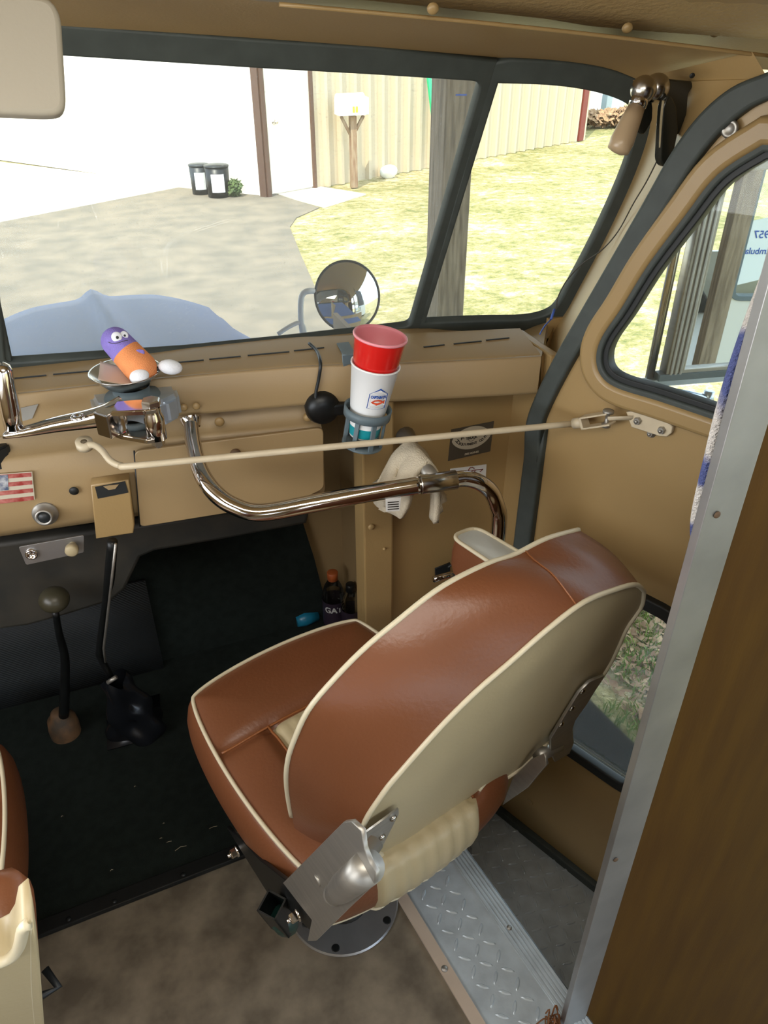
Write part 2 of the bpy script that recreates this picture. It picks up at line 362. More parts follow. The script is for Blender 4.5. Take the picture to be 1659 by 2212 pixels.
# ================================================================== THE SETTING: planes
UP = Vector((0, 0, 1))
ZS = 1.15                                     # height of the shelf under the windshield
W0 = at_z(10, 790, ZS); W1 = at_z(890, 700, ZS)
ws_dir = (W1-W0).normalized(); ws_h = UP.cross(ws_dir)
if ws_h.y < 0: ws_h = -ws_h
RK = math.radians(25)
WS = Plane(W0, ws_dir, UP*math.cos(RK)-ws_h*math.sin(RK))
B1 = WS.px(1058, 160)
cdir = Vector((.97, -.24, 0)).normalized()
CW = Plane(W1, cdir, (B1-W1))
C2 = at_z(1288, 1916, -.3); DD = (C2-at_z(1072, 1744, -.3)).normalized()     # door: toward the rear
DR = Plane(C2, DD, UP)
KY = 1.40
KP = Plane((0, KY, 0), (1, 0, 0), UP)
PY = 0.55
PT = Plane((0, PY, 0), (1, 0, 0), UP)
FW = 1.95                                     # firewall
# ---------------- floor
def flat(pts, z, th=0.02):
    return plate(Plane((0, 0, z), (1, 0, 0), (0, 1, 0)), pts, th=th, uvs=True, w=0)
tl = [at_z(x, y, 0) for x, y in ((865, 1956), (1016, 2212))]      # trim strip left edge
dA = (tl[0]-tl[1]).normalized(); TA = tl[1]-dA*0.9; TB = tl[0]+dA*0.42
nz = [at_z(x, y, 0) for x, y in ((983, 1804), (1222, 2134))]      # nosing outer edge
dN = (nz[0]-nz[1]).normalized(); NA = nz[1]-dN*0.5; NB = nz[0]+dN*0.42
floor = obj('floor', flat([(-1.2, -3), (.55, -3), (TA.x, TA.y), (TB.x, TB.y), (.62, 1.40), (.62, FW), (-1.2, FW)], -0.0105), M['lino']); struct(floor, 'mottled grey brown vinyl floor')
tw = Vector((dA.y, -dA.x, 0))
trim1 = obj('trim_1', box((-.0, 0, 0), (.028, 1, 0.006), .0015, axisM(TA, UP, tw) @ Matrix.Diagonal((1, (TB-TA).length, 1, 1))), M['pinkmetal'])
struct(trim1, 'pale metal strip screwed along the floor edge')
# box local: x=tw, z=UP, y = z cross x
def local_frame(O, d, side):
    d = Vector(d).normalized(); side = Vector(side); side = (side-d*side.dot(d)).normalized(); n = side.cross(d)
    return Matrix(((side.x, d.x, n.x, O[0]), (side.y, d.y, n.y, O[1]), (side.z, d.z, n.z, O[2]), (0, 0, 0, 1)))
Mt = local_frame(TA, dA, tw)
bpy.data.objects.remove(trim1)
trim1 = obj('trim_1', box((0, 0, 0), (.027, (TB-TA).length, .006), .0015, Mt), M['pinkmetal']); struct(trim1, 'pale metal strip screwed along the floor edge')
for (x, y) in ((960, 2093), (846, 1960+0)):
    p = at_z(x, y, .006)
    if (x == 960): obj('screw', rivet(p, UP, .0075, .004), M['steel'], trim1)
# ---------------- steps with raised lozenges
def tread(polypts, z, name, m, lab, ang=0.0, pitch=0.0335, L=0.0245, Wd=0.0066, hh=0.0034, th=0.004):
    me = flat(polypts, z-th/2, th)
    bm = bmesh.new(); bm.from_mesh(me)
    xs = [p[0] for p in polypts]; ys = [p[1] for p in polypts]
    def inside(x, y):
        c = False; n = len(polypts)
        for i in range(n):
            x1, y1 = polypts[i-1]; x2, y2 = polypts[i]
            if (y1 > y) != (y2 > y) and x < (x2-x1)*(y-y1)/(y2-y1)+x1: c = not c
        return c
    ca, sa = math.cos(ang), math.sin(ang); k = 0
    R = int(3.0/pitch)
    cx = sum(xs)/len(xs); cy = sum(ys)/len(ys)
    for i in range(-R, R):
        for j in range(-R, R):
            lx = i*pitch; ly = j*pitch; x = cx+lx*ca-ly*sa; y = cy+lx*sa+ly*ca
            if not (min(xs) < x < max(xs) and min(ys) < y < max(ys)): continue
            if not all(inside(x+dx, y+dy) for dx, dy in ((.011, 0), (-.011, 0), (0, .011), (0, -.011))): continue
            a = ang+(math.pi/4 if (i+j) % 2 else -math.pi/4)
            c, s = math.cos(a), math.sin(a); ring = []
            for q in range(10):
                t = 2*math.pi*q/10; ex = math.cos(t)*L/1.0*.62; ey = math.sin(t)*Wd*.75*(1-0.35*abs(math.cos(t)))
                ring.append((ex, ey))
            lo = [bm.verts.new((x+ex*c-ey*s, y+ex*s+ey*c, z)) for ex, ey in ring]
            hi = [bm.verts.new((x+ex*.72*c-ey*.5*s, y+ex*.72*s+ey*.5*c, z+hh)) for ex, ey in ring]
            for q in range(10): f = bm.faces.new((lo[q], lo[(q+1) % 10], hi[(q+1) % 10], hi[q])); f.smooth = True
            bm.faces.new(hi)
    me2 = bpy.data.meshes.new('t'); bm.to_mesh(me2); bm.free(); o = obj(name, me2, m); struct(o, lab); return o
TAi = TA+tw*.027; TBi = TB+tw*.027
nw = Vector((-dN.y, dN.x, 0))                     # toward the left
NAi = NA+nw*.045; NBi = NB+nw*.045
tread([(TAi.x, TAi.y), (NAi.x, NAi.y), (NBi.x, NBi.y), (TBi.x, TBi.y)], 0.0, 'floor_1', M['plate'], 'bright diamond tread plate at floor level', ang=math.atan2(dN.y, dN.x)-math.pi/2)
rb = [box((0, 0, -.004), (.047, (NB-NA).length, .003), .001, local_frame(NAi, dN, -nw))]
for k in range(5): rb.append(box((.003+k*.0088, 0, .003), (.0085+k*.0088, (NB-NA).length, .0052), .0008, local_frame(NAi, dN, -nw)))
rb.append(box((.044, 0, -.035), (.047, (NB-NA).length, .003), .001, local_frame(NAi, dN, -nw)))
no = obj('trim_2', join(rb), M['plate']); struct(no, 'ribbed aluminium nosing along the step edge')
obj('screw', rivet(at_z(1100, 2004, .0052), UP, .006, .003), M['steel'], no)
# riser and lower step
Dl = DR.P(-1.3, -.0); 
c_in = [at_z(x, y, -.3) for x, y in ((1070, 1748), (1285, 1917))]; dC = (c_in[0]-c_in[1]).normalized()
CI0 = c_in[1]-dC*((c_in[1].y-.562)/dC.y); CI1 = c_in[0]+dC*.5
ri = plate(Plane(NA, dN, UP), [(.46, -.3), (1.3, -.3), (1.3, -.005), (.46, -.005)], th=.006, uvs=True, w=-.003)
struct(obj('wall_step', ri, M['plate']), 'riser of the entrance step')
tread([(NA.x-.1, .562), (CI0.x, CI0.y), (CI1.x, CI1.y), (NB.x-.1, NB.y+.05)], -.3, 'floor_2', M['plate'], 'lower diamond plate entrance step', ang=math.atan2(dC.y, dC.x)-math.pi/2+.2, pitch=.034)
sd = Vector((-dC.y, dC.x, 0)); sd = -sd if sd.x < 0 else sd
rb = []
Ls = (CI1-CI0).length
for k in range(5): rb.append(box((k*.0125, 0, -.002), (k*.0125+.0105, Ls, .004+.0015*(k % 2)), .001, local_frame(CI0, dC, sd)))
rb.append(box((0, 0, -.006), (.07, Ls, -.0015), 0, local_frame(CI0, dC, sd)))
struct(obj('trim_3', join(rb), M['plate']), 'ribbed sill strip under the door')
# ---------------- black floor mat, toe board, engine cover shape
mat_y0 = at_z(65, 2010, 0); mat_y1 = at_z(530, 1830, 0); md = (mat_y1-mat_y0).normalized()
def mline(x): return mat_y0.y+(x-mat_y0.x)*md.y/md.x
cm = flat([(-1.2, mline(-1.2)), (.42, mline(.42)), (TB.x-.0, TB.y), (.60, 1.40), (.60, FW-.01), (-1.2, FW-.01)], .004, .008)
cmat = obj('floor_mat', cm, M['carpet']); tag(cmat, 'black carpet mat covering the front floor', 'mat')
ms = [box((0, -.02, 0), (1.65, .022, .014), .004, local_frame((-1.2, mline(-1.2), 0.001), Vector((0, 0, 1)).cross(md) * -1, md) @ Matrix.Identity(4))]
Mm = local_frame((-1.2, mline(-1.2), 0.0005), Vector((-md.y, md.x, 0)), md)
strip = obj('edging_strip', box((0, -.03, 0), (1.60, .008, .014), .003, Mm), M['blackm']); tag(strip, 'black metal edging strip screwed along the front of the mottled floor', 'edging strip')
for xx in (.87, .97, 1.13): obj('screw', rivet(Mm @ Vector((xx, -.018, .014)), UP, .006, .003), M['blackm'], strip)
# firewall
fwm = plate(Plane((0, FW, 0), (1, 0, 0), UP), [(-1.2, -.3), (1.0, -.3), (1.0, .88), (-1.2, .88)], th=.02, uvs=True)
struct(obj('wall_front', fwm, M['tan2']), 'tan painted firewall under the dash')
FP = Plane((0, FW-.03, 0), (1, 0, 0), UP)
bk = plate(FP, [FP.uv(*p) for p in ((560, 1060), (650, 1118), (676, 1200), (702, 1300))]+[(FP.uv(702, 1300)[0], .01), (-1.18, .01), (-1.18, .75), (0, .75)], th=.025, uvs=True, w=0.0)
tag(obj('toe_board_carpet', bk, M['carpet']), 'black carpeted board standing against the firewall', 'carpet')
# sloping padding and toe plate seen left
tp = grid([[Vector((x, FW-.055-(.35-z)*0.03, z)) for z in (0.005, .1, .2, .35)] for x in (-1.1, -.8, -.5, -.2, -.02)], thick=.01)
M['mesh'] = mat('ribbed_black_rubber', (40, 44, 46), 0.6); nt = M['mesh'].node_tree
wv = nt.nodes.new('ShaderNodeTexWave'); wv.bands_direction = 'DIAGONAL'; wv.inputs['Scale'].default_value = 60; tc = nt.nodes.new('ShaderNodeTexCoord'); nt.links.new(tc.outputs['Object'], wv.inputs[0])
bp = nt.nodes.new('ShaderNodeBump'); bp.inputs['Distance'].default_value = .0008; nt.links.new(wv.outputs['Color'], bp.inputs['Height']); nt.links.new(bp.outputs[0], nt.nodes['Principled BSDF'].inputs['Normal'])
tag(obj('toe_mat', tp, M['mesh']), 'ribbed black rubber mat sloping up behind the gear lever', 'mat')
UP2 = Plane((0, 1.62, 0), (1, 0, 0), UP)
pd = plate(UP2, [(-60, 1180), (310, 1130), (660, 1085), (652, 1118), (480, 1150), (330, 1175), (295, 1190), (262, 1260), (235, 1283), (150, 1310), (60, 1335), (-60, 1350)], th=.02, bev=.01)
tag(obj('under_dash_padding', pd, M['pad']), 'creased black insulation hanging under the dash', 'padding')

# ---------------- dash
Lp = [at_z(x, y, ZS) for x, y in ((-40, 859), (30, 850), (350, 815), (660, 790), (900, 782), (1170, 768))]
dirs = []
for i in range(len(Lp)):
    t = (Lp[min(i+1, 5)]-Lp[max(i-1, 0)]).normalized(); dirs.append(Vector((-t.y, t.x, 0)))     # forward normal
Lp[0] = Lp[1]-(Lp[2]-Lp[1])*2.6
def sweep(prof, path, nrm, close_ends=False):
    return grid([[p+n*q+UP*(z) for q, z in prof] for p, n in zip(path, nrm)])
fas = [(.16, 0), (.012, 0), (.004, -.002), (0, -.008), (0, -.078), (.003, -.086), (.012, -.09), (.05, -.09)]
def clip_idx(a, b): return Lp[a:b], dirs[a:b]
dash = thing('dashboard', 'tan painted metal dashboard below the windshield', 'dashboard', (Lp[2].x, Lp[2].y, .8))
me = sweep(fas, Lp, dirs)
obj('shelf_rail', me, M['tan2'], dash)
# lower dash face
dz0 = -.09
DL = Plane(Lp[1]+Vector((0, 0, 0)), (Lp[3]-Lp[1]), UP)     # plane through the lip, cabin side
dend = DL.px(700, 1000)
pth = [Lp[0], Lp[1], Lp[2], Lp[3]+(Lp[3]-Lp[2]).normalized()*.03]; nr = [dirs[1]]*4
prof = [(.05, -.09), (.045, -.135), (.028, -.142), (.020, -.15), (.016, -.2), (.014, -.26), (.018, -.30), (.035, -.325), (.06, -.335), (.12, -.335)]
obj('lower_panel', sweep(prof, pth, nr), M['tan2'], dash)
# shelf slots
for a, b in (((28, 818), (100, 811)), ((115, 809), (215, 800)), ((235, 797), (330, 788)), ((385, 783), (440, 778)), ((452, 776), (520, 770)), ((535, 768), (625, 760)), ((635, 758), (700, 751)), ((915, 750), (960, 745)), ((980, 743), (1040, 737)), ((1050, 735), (1100, 730))):
    A = at_z(*a, ZS+.001); B = at_z(*b, ZS+.001); d = (B-A)
    obj('vent_slot', box((0, -.0018, -.0005), (d.length, .0018, .0012), 0, local_frame(A, UP.cross(d), d)), M['rubber_dark'], dash)
DF = Plane(Lp[1]+dirs[1]*.014, (Lp[3]-Lp[1]), UP)
# glove box door
gb = plate(DF, rnd([DF.uv(*p) for p in ((292, 972), (695, 922), (697, 1050), (640, 1078), (303, 1132))], .012), th=.006, uvs=True, w=.004, bev=.002)
gbo = obj('glovebox_door', gb, M['tan2'], dash)
obj('latch', lathe([(0, 0), (.011, 0), (.012, .004), (.008, .008), (0, .009)], axisM(DF.px(508, 975)+DF.N*DF.side*.008, DF.N*DF.side)), M['rust'], gbo)
obj('gap', tube([DF.px(*p)+DF.N*DF.side*.0075 for p in ((290, 970), (303, 1133))], .0018, 6), M['rubber_dark'], dash)
for (x, y) in ((397, 880), (424, 877)): obj('bolt', rivet(DL.px(x, y)+DL.N*DL.side*.001, DL.N*DL.side, .0075, .004), M['tan'], dash)
obj('bolt', rivet(DF.px(474, 910)+DF.N*DF.side*.002, DF.N*DF.side, .010, .005), M['tan'], dash)
obj('switch_hole', lathe([(0, 0), (.009, 0), (.0095, .0012), (0, .0012)], axisM(DF.px(160, 1059)+DF.N*DF.side*.002, DF.N*DF.side)), M['rubber_dark'], dash)
# ashtray
at = obj('ashtray', plate(DF, [(201, 1037), (276, 1026), (288, 1120), (286, 1136), (212, 1147)], th=.024, w=.01, bev=.003), M['tan'], dash)
obj('ashtray_mouth', plate(DF, [(207, 1038), (271, 1026), (278, 1050), (213, 1063)], th=.004, w=.0245), M['rubber_dark'], at)
obj('finger_notch', plate(DF, [(225, 1036), (258, 1031), (250, 1041), (236, 1043)], th=.006, w=.0255), M['tan2'], at)
kn = obj('dash_knob', lathe([(.026, 0), (.024, .004), (.017, .005), (.0175, .02), (.014, .023), (.012, .016), (0, .016)], axisM(DF.px(98, 1108)+DF.N*DF.side*.003, DF.N*DF.side+Vector((0, 0, .15)))), M['steel'], dash)
obj('knob_face', lathe([(0, .0), (.0125, 0), (.0105, .0075), (0, .0085)], axisM(DF.px(98, 1106)+DF.N*DF.side*.018, DF.N*DF.side)), M['black'], kn)
# plate with two knobs under the dash
UD = Plane(DF.O, DF.S, UP)
kp = thing('switch_plate', 'brushed metal plate with two knobs bolted under the dash', 'switch plate', UD.px(110, 1190))
obj('plate', plate(UD, rnd([UD.uv(*p) for p in ((41, 1181), (181, 1156), (181, 1192), (57, 1219))], .004), th=.003, uvs=True, bev=.0005), M['alu'], kp)
obj('knob', lathe([(.0125, 0), (.0125, .008), (.0085, .010), (.0085, .004), (0, .004)], axisM(UD.px(69, 1194), UD.N*UD.side)), M['chrome'], kp)
obj('knob', lathe([(.008, 0), (.008, .012), (.0135, .014), (.0135, .026), (.010, .029), (0, .029)], axisM(UD.px(157, 1176), UD.N*UD.side)), M['cream'], kp)
# stickers
fs = thing('flag_sticker', 'striped red and white flag sticker on the dash', 'sticker', DF.px(35, 1050))
fl = [DF.uv(*p) for p in ((-40, 1025), (70, 1017), (76, 1077), (-40, 1090))]
obj('backing', plate(DF, fl, th=.001, uvs=True, w=.0035), M['stick_light'], fs)
M['stripe_red'] = mat('faded_red', (150, 50, 44), .5, rgb2=(190, 120, 110), vs_=60); M['canton'] = mat('canton_blue', (70, 84, 110), .5, rgb2=(190, 190, 190), vs_=80)
u0, v0 = fl[3]; u1, v1 = fl[1]
def lerp2(s, t): 
    a = Vector(fl[3]).lerp(Vector(fl[2]), s); b = Vector(fl[0]).lerp(Vector(fl[1]), s); return tuple(a.lerp(b, t))
for k in range(4): obj('stripe', plate(DF, [lerp2(0, k*.28), lerp2(.98, k*.28), lerp2(.98, k*.28+.14), lerp2(0, k*.28+.14)], th=.0006, uvs=True, w=.0046), M['stripe_red'], fs)
obj('canton', plate(DF, [lerp2(.0, .45), lerp2(.52, .45), lerp2(.52, .97), lerp2(0, .97)], th=.0006, uvs=True, w=.0052), M['canton'], fs)
cs = plate(DL, [(38, 882), (83, 872), (70, 903), (28, 915)], th=.001, w=.0015)
uvl = cs.uv_layers.new(name='u')
for lp in cs.loops:
    p = cs.vertices[lp.vertex_index].co-DL.O; uvl.data[lp.index].uv = (p.dot(DL.S), p.dot(DL.T))
tag(obj('checkered_sticker', cs, check_mat('checkered_print', 130, (40, 42, 44), (200, 196, 186))), 'black and white checkered sticker on the dash rail', 'sticker')

# ---------------- kick panel, right of dash, at y = KY
kpn = plate(KP, [(KP.uv(800, 880)[0], ZS-.088), (.95, ZS-.088), (.95, -.3), (.49, -.3), (.485, 0), KP.uv(778, 1300), KP.uv(790, 1100)], th=.012, uvs=True)
kw = obj('wall_right', kpn, M['tan']); struct(kw, 'tan painted kick panel right of the dash')
# raised post on the left of the panel
u_a = KP.uv(785, 1100)[0]; u_b = KP.uv(846, 1100)[0]
obj('post_panel', box((u_a-.012, KY-.035, -.3), (u_b-.01, KY+.03, ZS-.095), .004), M['tan'], kw)
obj('jamb', box((.850, 1.262, -.3), (.872, KY+.02, ZS-.0), .004), M['tan'], kw)
for (x, y) in ((802, 1138), (830, 1185)): obj('bolt', rivet(at_y(x, y, KY-.036), (0, -1, 0), .008 if y < 1150 else .004, .005), M['tan'], kw)
obj('corner_filler', join([box((.86, KY+.03, .85), (1.06, KY+.04, ZS-.035)), box((.945, KY+.03, .85), (1.06, KY+.04, ZS+.01))]), M['tan'], kw)
obj('side_panel', box((.60, KY+.01, -.02), (.612, FW, ZS-.1), 0), M['tan2'], kw)
# stickers on kick panel
sg = thing('company_sticker', 'dark rectangular truck company sticker on the kick panel', 'sticker', at_y(1012, 950, KY-.007))
sq = [KP.uv(*p) for p in ((972, 925), (1064, 907), (1056, 972), (965, 993))]
obj('backing', plate(KP, sq, th=.001, uvs=True, w=.0068), M['stick_dark'], sg)
cU = Vector(sq[0]).lerp(Vector(sq[2]), .5); ax = (Vector(sq[1])-Vector(sq[0])); ang = math.atan2(ax.y, ax.x); W_ = ax.length; Hh = (Vector(sq[3])-Vector(sq[0])).length
MS = KP.M(.008) @ Matrix.Translation((cU.x, cU.y+Hh*.10, 0)) @ Matrix.Rotation(ang, 4, 'Z')
if KP.side < 0: pass
eye = [(W_*.46*math.cos(t)*1.0, Hh*.36*math.sin(t)*(abs(math.sin(t))**.35)) for t in [2*math.pi*k/40 for k in range(40)]]
cu_pl = Plane(MS.translation, MS.to_3x3() @ Vector((1, 0, 0)), MS.to_3x3() @ Vector((0, 1, 0)))
obj('emblem', plate(cu_pl, eye, th=.0006, uvs=True), M['stick_light'], sg)
nrmf = Matrix.Translation((0, 0, .0006*KP.side))
obj('lettering', join([arctext('HAWKEYE', .0125, .055, math.radians(130), math.radians(50), MS @ nrmf @ Matrix.Translation((0, -.0445, 0)), bold=.0005),
     textmesh('TRUCK', .0088, MS @ nrmf, bold=.0004),
     arctext('EQUIPMENT CO.', .0085, .07, math.radians(244), math.radians(298), MS @ nrmf @ Matrix.Translation((0, .054, 0)), bold=.0003, inv=True)]), M['ink'], sg)
obj('ring', tube([MS @ Vector((.0085*math.cos(t), .0085*math.sin(t), 0.0004*KP.side)) for t in [2*math.pi*k/24 for k in range(24)]], .0005, 5, closed=True), M['ink'], sg)
obj('town_lettering', textmesh('DES MOINES', .0065, MS @ nrmf @ Matrix.Translation((.002, -Hh*.50, 0)), bold=.0002, shear=.2), M['stick_light'], sg)
s2 = thing('white_sticker', 'small white printed sticker below the dark company sticker', 'sticker', at_y(1008, 1010, KY-.007))
obj('backing', plate(KP, [(970, 1010), (1048, 1000), (1046, 1035), (970, 1045)], th=.001, w=.0068), M['white'], s2)
obj('print', join([tube([KP.P(*KP.uv(1016+7*math.cos(t), 1013+7*math.sin(t)), .008) for t in [k*.7 for k in range(9)]], .0012, 5), tube([KP.P(*KP.uv(x, y), .008) for x, y in ((1000, 1018), (1022, 1012), (1040, 1010), (1033, 1016))], .001, 5)]), M['redtrim'], s2)

# ---------------- windshield panes, gaskets
def P2(pl, pts): return [pl.uv(*p) for p in pts]
wsL = P2(WS, [(5, 770)]); 
main_out = P2(WS, [(-60, 88), (120, 103), (560, 132), (800, 146), (1040, 162), (886, 698), (640, 727), (400, 751), (8, 777)])
g_main = rnd(main_out, .02)
mo_ = offs(main_out, .034); mo_[4] = WS.uv(1064, 124); mo_[5] = WS.uv(900, 730)
win1 = thing('window_1', None, None, WS.px(450, 450)); struct(win1, 'large dusty windshield pane')
obj('glass', plate(WS, offs(g_main, .006), th=.004, uvs=True, w=-.004), M['wsglass'], win1)
obj('gasket', plate(WS, mo_, [g_main], th=.014, uvs=True, w=.004, bev=.004), M['rubber'], win1)
cor_px = [(1070, 166), (1180, 170), (1260, 180), (1320, 196), (1358, 216), (1372, 245), (1366, 300), (1335, 390), (1280, 510), (1230, 605), (1205, 650), (1180, 672), (1130, 684), (1040, 686), (912, 691)]
g_cor = sm(P2(CW, cor_px), 4)
win2 = thing('window_2', None, None, CW.px(1150, 450)); struct(win2, 'rounded corner pane of the windshield')
obj('glass', plate(CW, offs(g_cor, .006), th=.004, uvs=True, w=-.004), M['dglass'], win2)
go_ = offs(g_cor, .032); go_[0] = CW.uv(1066, 130); go_[-1] = CW.uv(898, 728)
obj('gasket', plate(CW, go_, [g_cor], th=.014, uvs=True, w=.004, bev=.004), M['rubber'], win2)
WL0 = W0-ws_dir*.012; ldir = Vector((-ws_dir.x, ws_dir.y-.0, 0))
WLP = Plane(WL0, Vector((.99, .10, 0)), UP*math.cos(RK)-ws_h*math.sin(RK))
Lw = [(-.95, .0), (-.006, .0), (-.006+.03, .62), (-.90, .60)]
win3 = thing('window_3', None, None, WLP.P(-.5, 0)); struct(win3, 'left windshield pane')
obj('glass', plate(WLP, Lw, th=.004, uvs=True, w=-.004), M['wsglass'], win3)
obj('gasket', plate(WLP, offs(Lw, .03), [rnd(offs(Lw, -.006), .03)], th=.014, uvs=True, w=.004, bev=.004), M['rubber'], win3)
# ---------------- header / roof / pillar surfaces (sheet metal)
def surf(A, B, mid=4, bow=0.0, n=None, res=6):
    A = catmull(A, res); B = catmull(B, res); rows = []
    N = min(len(A), len(B))
    def rs(X):
        d = [0]
        for i in range(1, len(X)): d.append(d[-1]+(X[i]-X[i-1]).length)
        out = []
        for k in range(N):
            t = d[-1]*k/(N-1); j = 0
            while j < len(X)-2 and d[j+1] < t: j += 1
            s = (t-d[j])/max(1e-9, d[j+1]-d[j]); out.append(X[j].lerp(X[j+1], s))
        return out
    A = rs(A); B = rs(B)
    for k in range(mid+1):
        t = k/mid; rows.append([a.lerp(b, t)+(Vector(n)*bow*math.sin(math.pi*t) if n else Vector((0, 0, 0))) for a, b in zip(A, B)])
    return grid(rows)
oc = offs(g_cor, .026); om = offs(g_main, .028)
gas_top = [WS.px(-60, 50), WS.px(120, 62), WS.px(560, 88), WS.px(1040, 124), CW.px(1180, 132), CW.px(1300, 150), CW.px(1372, 182)]
def seam(px, py, y): return at_y(px, py, y)
roof_line = [seam(-60, -45, 1.12), seam(150, -30, 1.12), seam(600, 5, 1.11), seam(1000, 42, 1.09), seam(1250, 68, 1.07), seam(1450, 92, 1.04), seam(1659, 118, 1.0)]
fc = thing('ceiling', None, None, (0, .9, 1.75)); struct(fc, 'tan painted roof and header panels')
obj('header_panel', surf(gas_top, roof_line), M['tan'], fc)
roof2 = [Vector((-1.3, .2, 1.93)), Vector((-.6, .2, 1.94)), Vector((0, .2, 1.95)), Vector((.5, .2, 1.95)), Vector((.9, .2, 1.93)), Vector((1.1, .2, 1.9)), Vector((1.25, .2, 1.86))]
obj('roof_panel', surf([roof_line[0]+Vector((-1, .05, .012))]+[p+Vector((0, .05, .012)) for p in roof_line[1:-1]]+[roof_line[-1]+Vector((.5, -.2, -.01))], roof2, mid=10, bow=.03, n=(0, 0, 1)), M['tan_tex'], fc)
obj('left_header', surf([WLP.P(-1.05, .60, .0), WLP.P(-.5, .63, 0), gas_top[0]+Vector((.02, 0, .01))], [Vector((-1.3, 1.0, 1.74)), Vector((-.7, 1.1, 1.74)), roof_line[0]+Vector((.02, 0, .01))]), M['tan'], fc)
obj('outer_skin', surf([p+Vector((0, .04, .03)) for p in gas_top]+[gas_top[-1]+Vector((.35, -.25, .02))], [p+Vector((0, 0, .03)) for p in roof2], mid=6), M['tan'], fc)
obj('drip_hole', lathe([(0, .0), (.004, 0), (.004, .001), (0, .001)], axisM(at_y(1495, 163, 1.07), (-.3, -.8, -.4)), 12), M['rubber_dark'], fc)
obj('roof_rear', box((-1.3, -3, 1.95), (1.3, .22, 1.97)), M['tan'], fc)
for (x, y) in ((935, 18), (1355, 60), (1545, 69)):
    obj('screw', rivet(at_y(x, y, 1.06), (-.3, -.8, -.5), .0075, .005), M['tan'], fc)
obj('roof_seam', tube([p+Vector((0, -.006, -.002)) for p in roof_line[2:]], .0028, 6, smooth_n=4), M['tan'], fc)
# pillar between the corner pane and the door seal
seal_px = [(1659, 178), (1600, 205), (1540, 252), (1480, 325), (1420, 428), (1350, 545), (1280, 665), (1225, 765), (1180, 850), (1158, 900), (1150, 960), (1140, 1040), (1128, 1165)]
seal_c = [DR.px(x+12, y+6) for x, y in seal_px]
gas_right = [CW.px(*p) for p in ((1372, 182), (1396, 215), (1400, 250), (1390, 310), (1360, 395), (1305, 515), (1255, 610), (1225, 665), (1200, 696))]
seal_side = [DR.px(*p) for p in ((1659, 170), (1590, 200), (1525, 255), (1465, 335), (1405, 440), (1335, 560), (1262, 685), (1205, 785), (1165, 868))]
pil = obj('pillar', surf(gas_right, seal_side, bow=.012, n=(-.5, -.5, .1)), M['tan'], fc)
obj('corner_panel', surf([gas_top[-1]+Vector((-.02, 0, .004)), roof_line[-1]+Vector((-.03, 0, .004))], [gas_right[0], seal_side[0]], mid=3), M['tan'], fc)
obj('upper_corner', surf([roof_line[-1], roof_line[-1]+Vector((.2, -.5, .1)), Vector((1.25, .2, 1.86))], [seal_side[0], seal_side[0]+Vector((.15, -.35, .05)), Vector((1.25, .2, 1.7))], mid=3), M['tan'], fc)
# shelf between glass and lip, sill right end, pillar foot
sh_b = [W0-ws_dir*1.0+Vector((0, .02, -.004)), W0+Vector((0, .02, -.004)), (W0+W1)/2+Vector((0, .02, -.004)), W1+Vector((0, .02, -.004)), CW.px(1100, 712)+Vector((0, .01, -.01)), CW.px(1200, 690)+Vector((0, .03, 0))]
obj('shelf', surf([p+Vector((0, 0, -.0015)) for p in Lp], sh_b, mid=3), M['tan2'], dash)
obj('pillar_foot', surf([gas_right[-1], Lp[-1]+Vector((0.0, 0, 0))], [seal_side[-1]+Vector((0, 0, .0)), DR.px(1150, 960)], mid=3, res=3), M['tan'], fc)
obj('pillar_skirt', surf([gas_right[-1]+Vector((.002, 0, 0)), gas_right[-1]+Vector((0, -.05, -.04)), Lp[-1]], [seal_side[-1]-Vector((0, 0, .0)), seal_side[-1]+Vector((-.0, 0, -.03)), DR.px(1165, 900)], mid=3, res=3), M['tan'], fc)
# ---------------- door
door = thing('door_1', None, None, DR.P(-.2, 0)); struct(door, 'tan entrance door with an upper and a lower window')
front = [(1175, 905), (1190, 860), (1240, 765), (1300, 668), (1365, 560), (1437, 442), (1497, 345), (1555, 272), (1615, 222), (1659, 198)]
fr2 = sm([DR.uv(*p) for p in front])
zt = fr2[-1][1]
outer = fr2+[(fr2[-1][0]+.15, 1.70+.04), (.383, 1.76), (.383, .006), (DR.uv(1126, 1165)[0], .006), DR.uv(1145, 1165), DR.uv(1162, 990)]
up_px = [(1740, 270), (1659, 330), (1570, 388), (1500, 475), (1420, 580), (1362, 672), (1322, 730), (1310, 768), (1318, 800), (1350, 822), (1430, 846), (1540, 882)]
uw = [DR.uv(*p) for p in up_px]; ub = uw[-1][1]
uwin = sm(uw[1:])+[(.30, ub-.0), (.36, ub+.06), (.36, uw[1][1]-.05), (.30, uw[1][1]+.02)]
lwp = [DR.uv(*p) for p in ((1385, 1302), (1440, 1330), (1352, 1690), (1236, 1612))]
u_l = -.235
z1 = (lwp[0][1]+lwp[1][1])/2; z0 = (lwp[2][1]+lwp[3][1])/2
ue = DR.uv(1442, 1345)[0]
u_r = DR.uv(1447, 1400)[0]
lwin = rnd([(u_l, z1), (u_r, z1), (u_r, z0), (u_l, z0)], .035)
uwin_o = offs(uwin, .018); lwin_o = offs(lwin, .022)
obj('panel', plate(DR, outer, [uwin_o, lwin_o], th=.03, uvs=True, w=-.015, bev=.0), M['tan'], door)
obj('window_roll', plate(DR, offs(uwin, .040), [offs(uwin, .020)], th=.018, uvs=True, w=.003, bev=.009), M['tan'], door)
gu = obj('upper_gasket', plate(DR, offs(uwin, .025), [offs(uwin, .006)], th=.012, uvs=True, w=.006, bev=.004), M['rubber'], door)
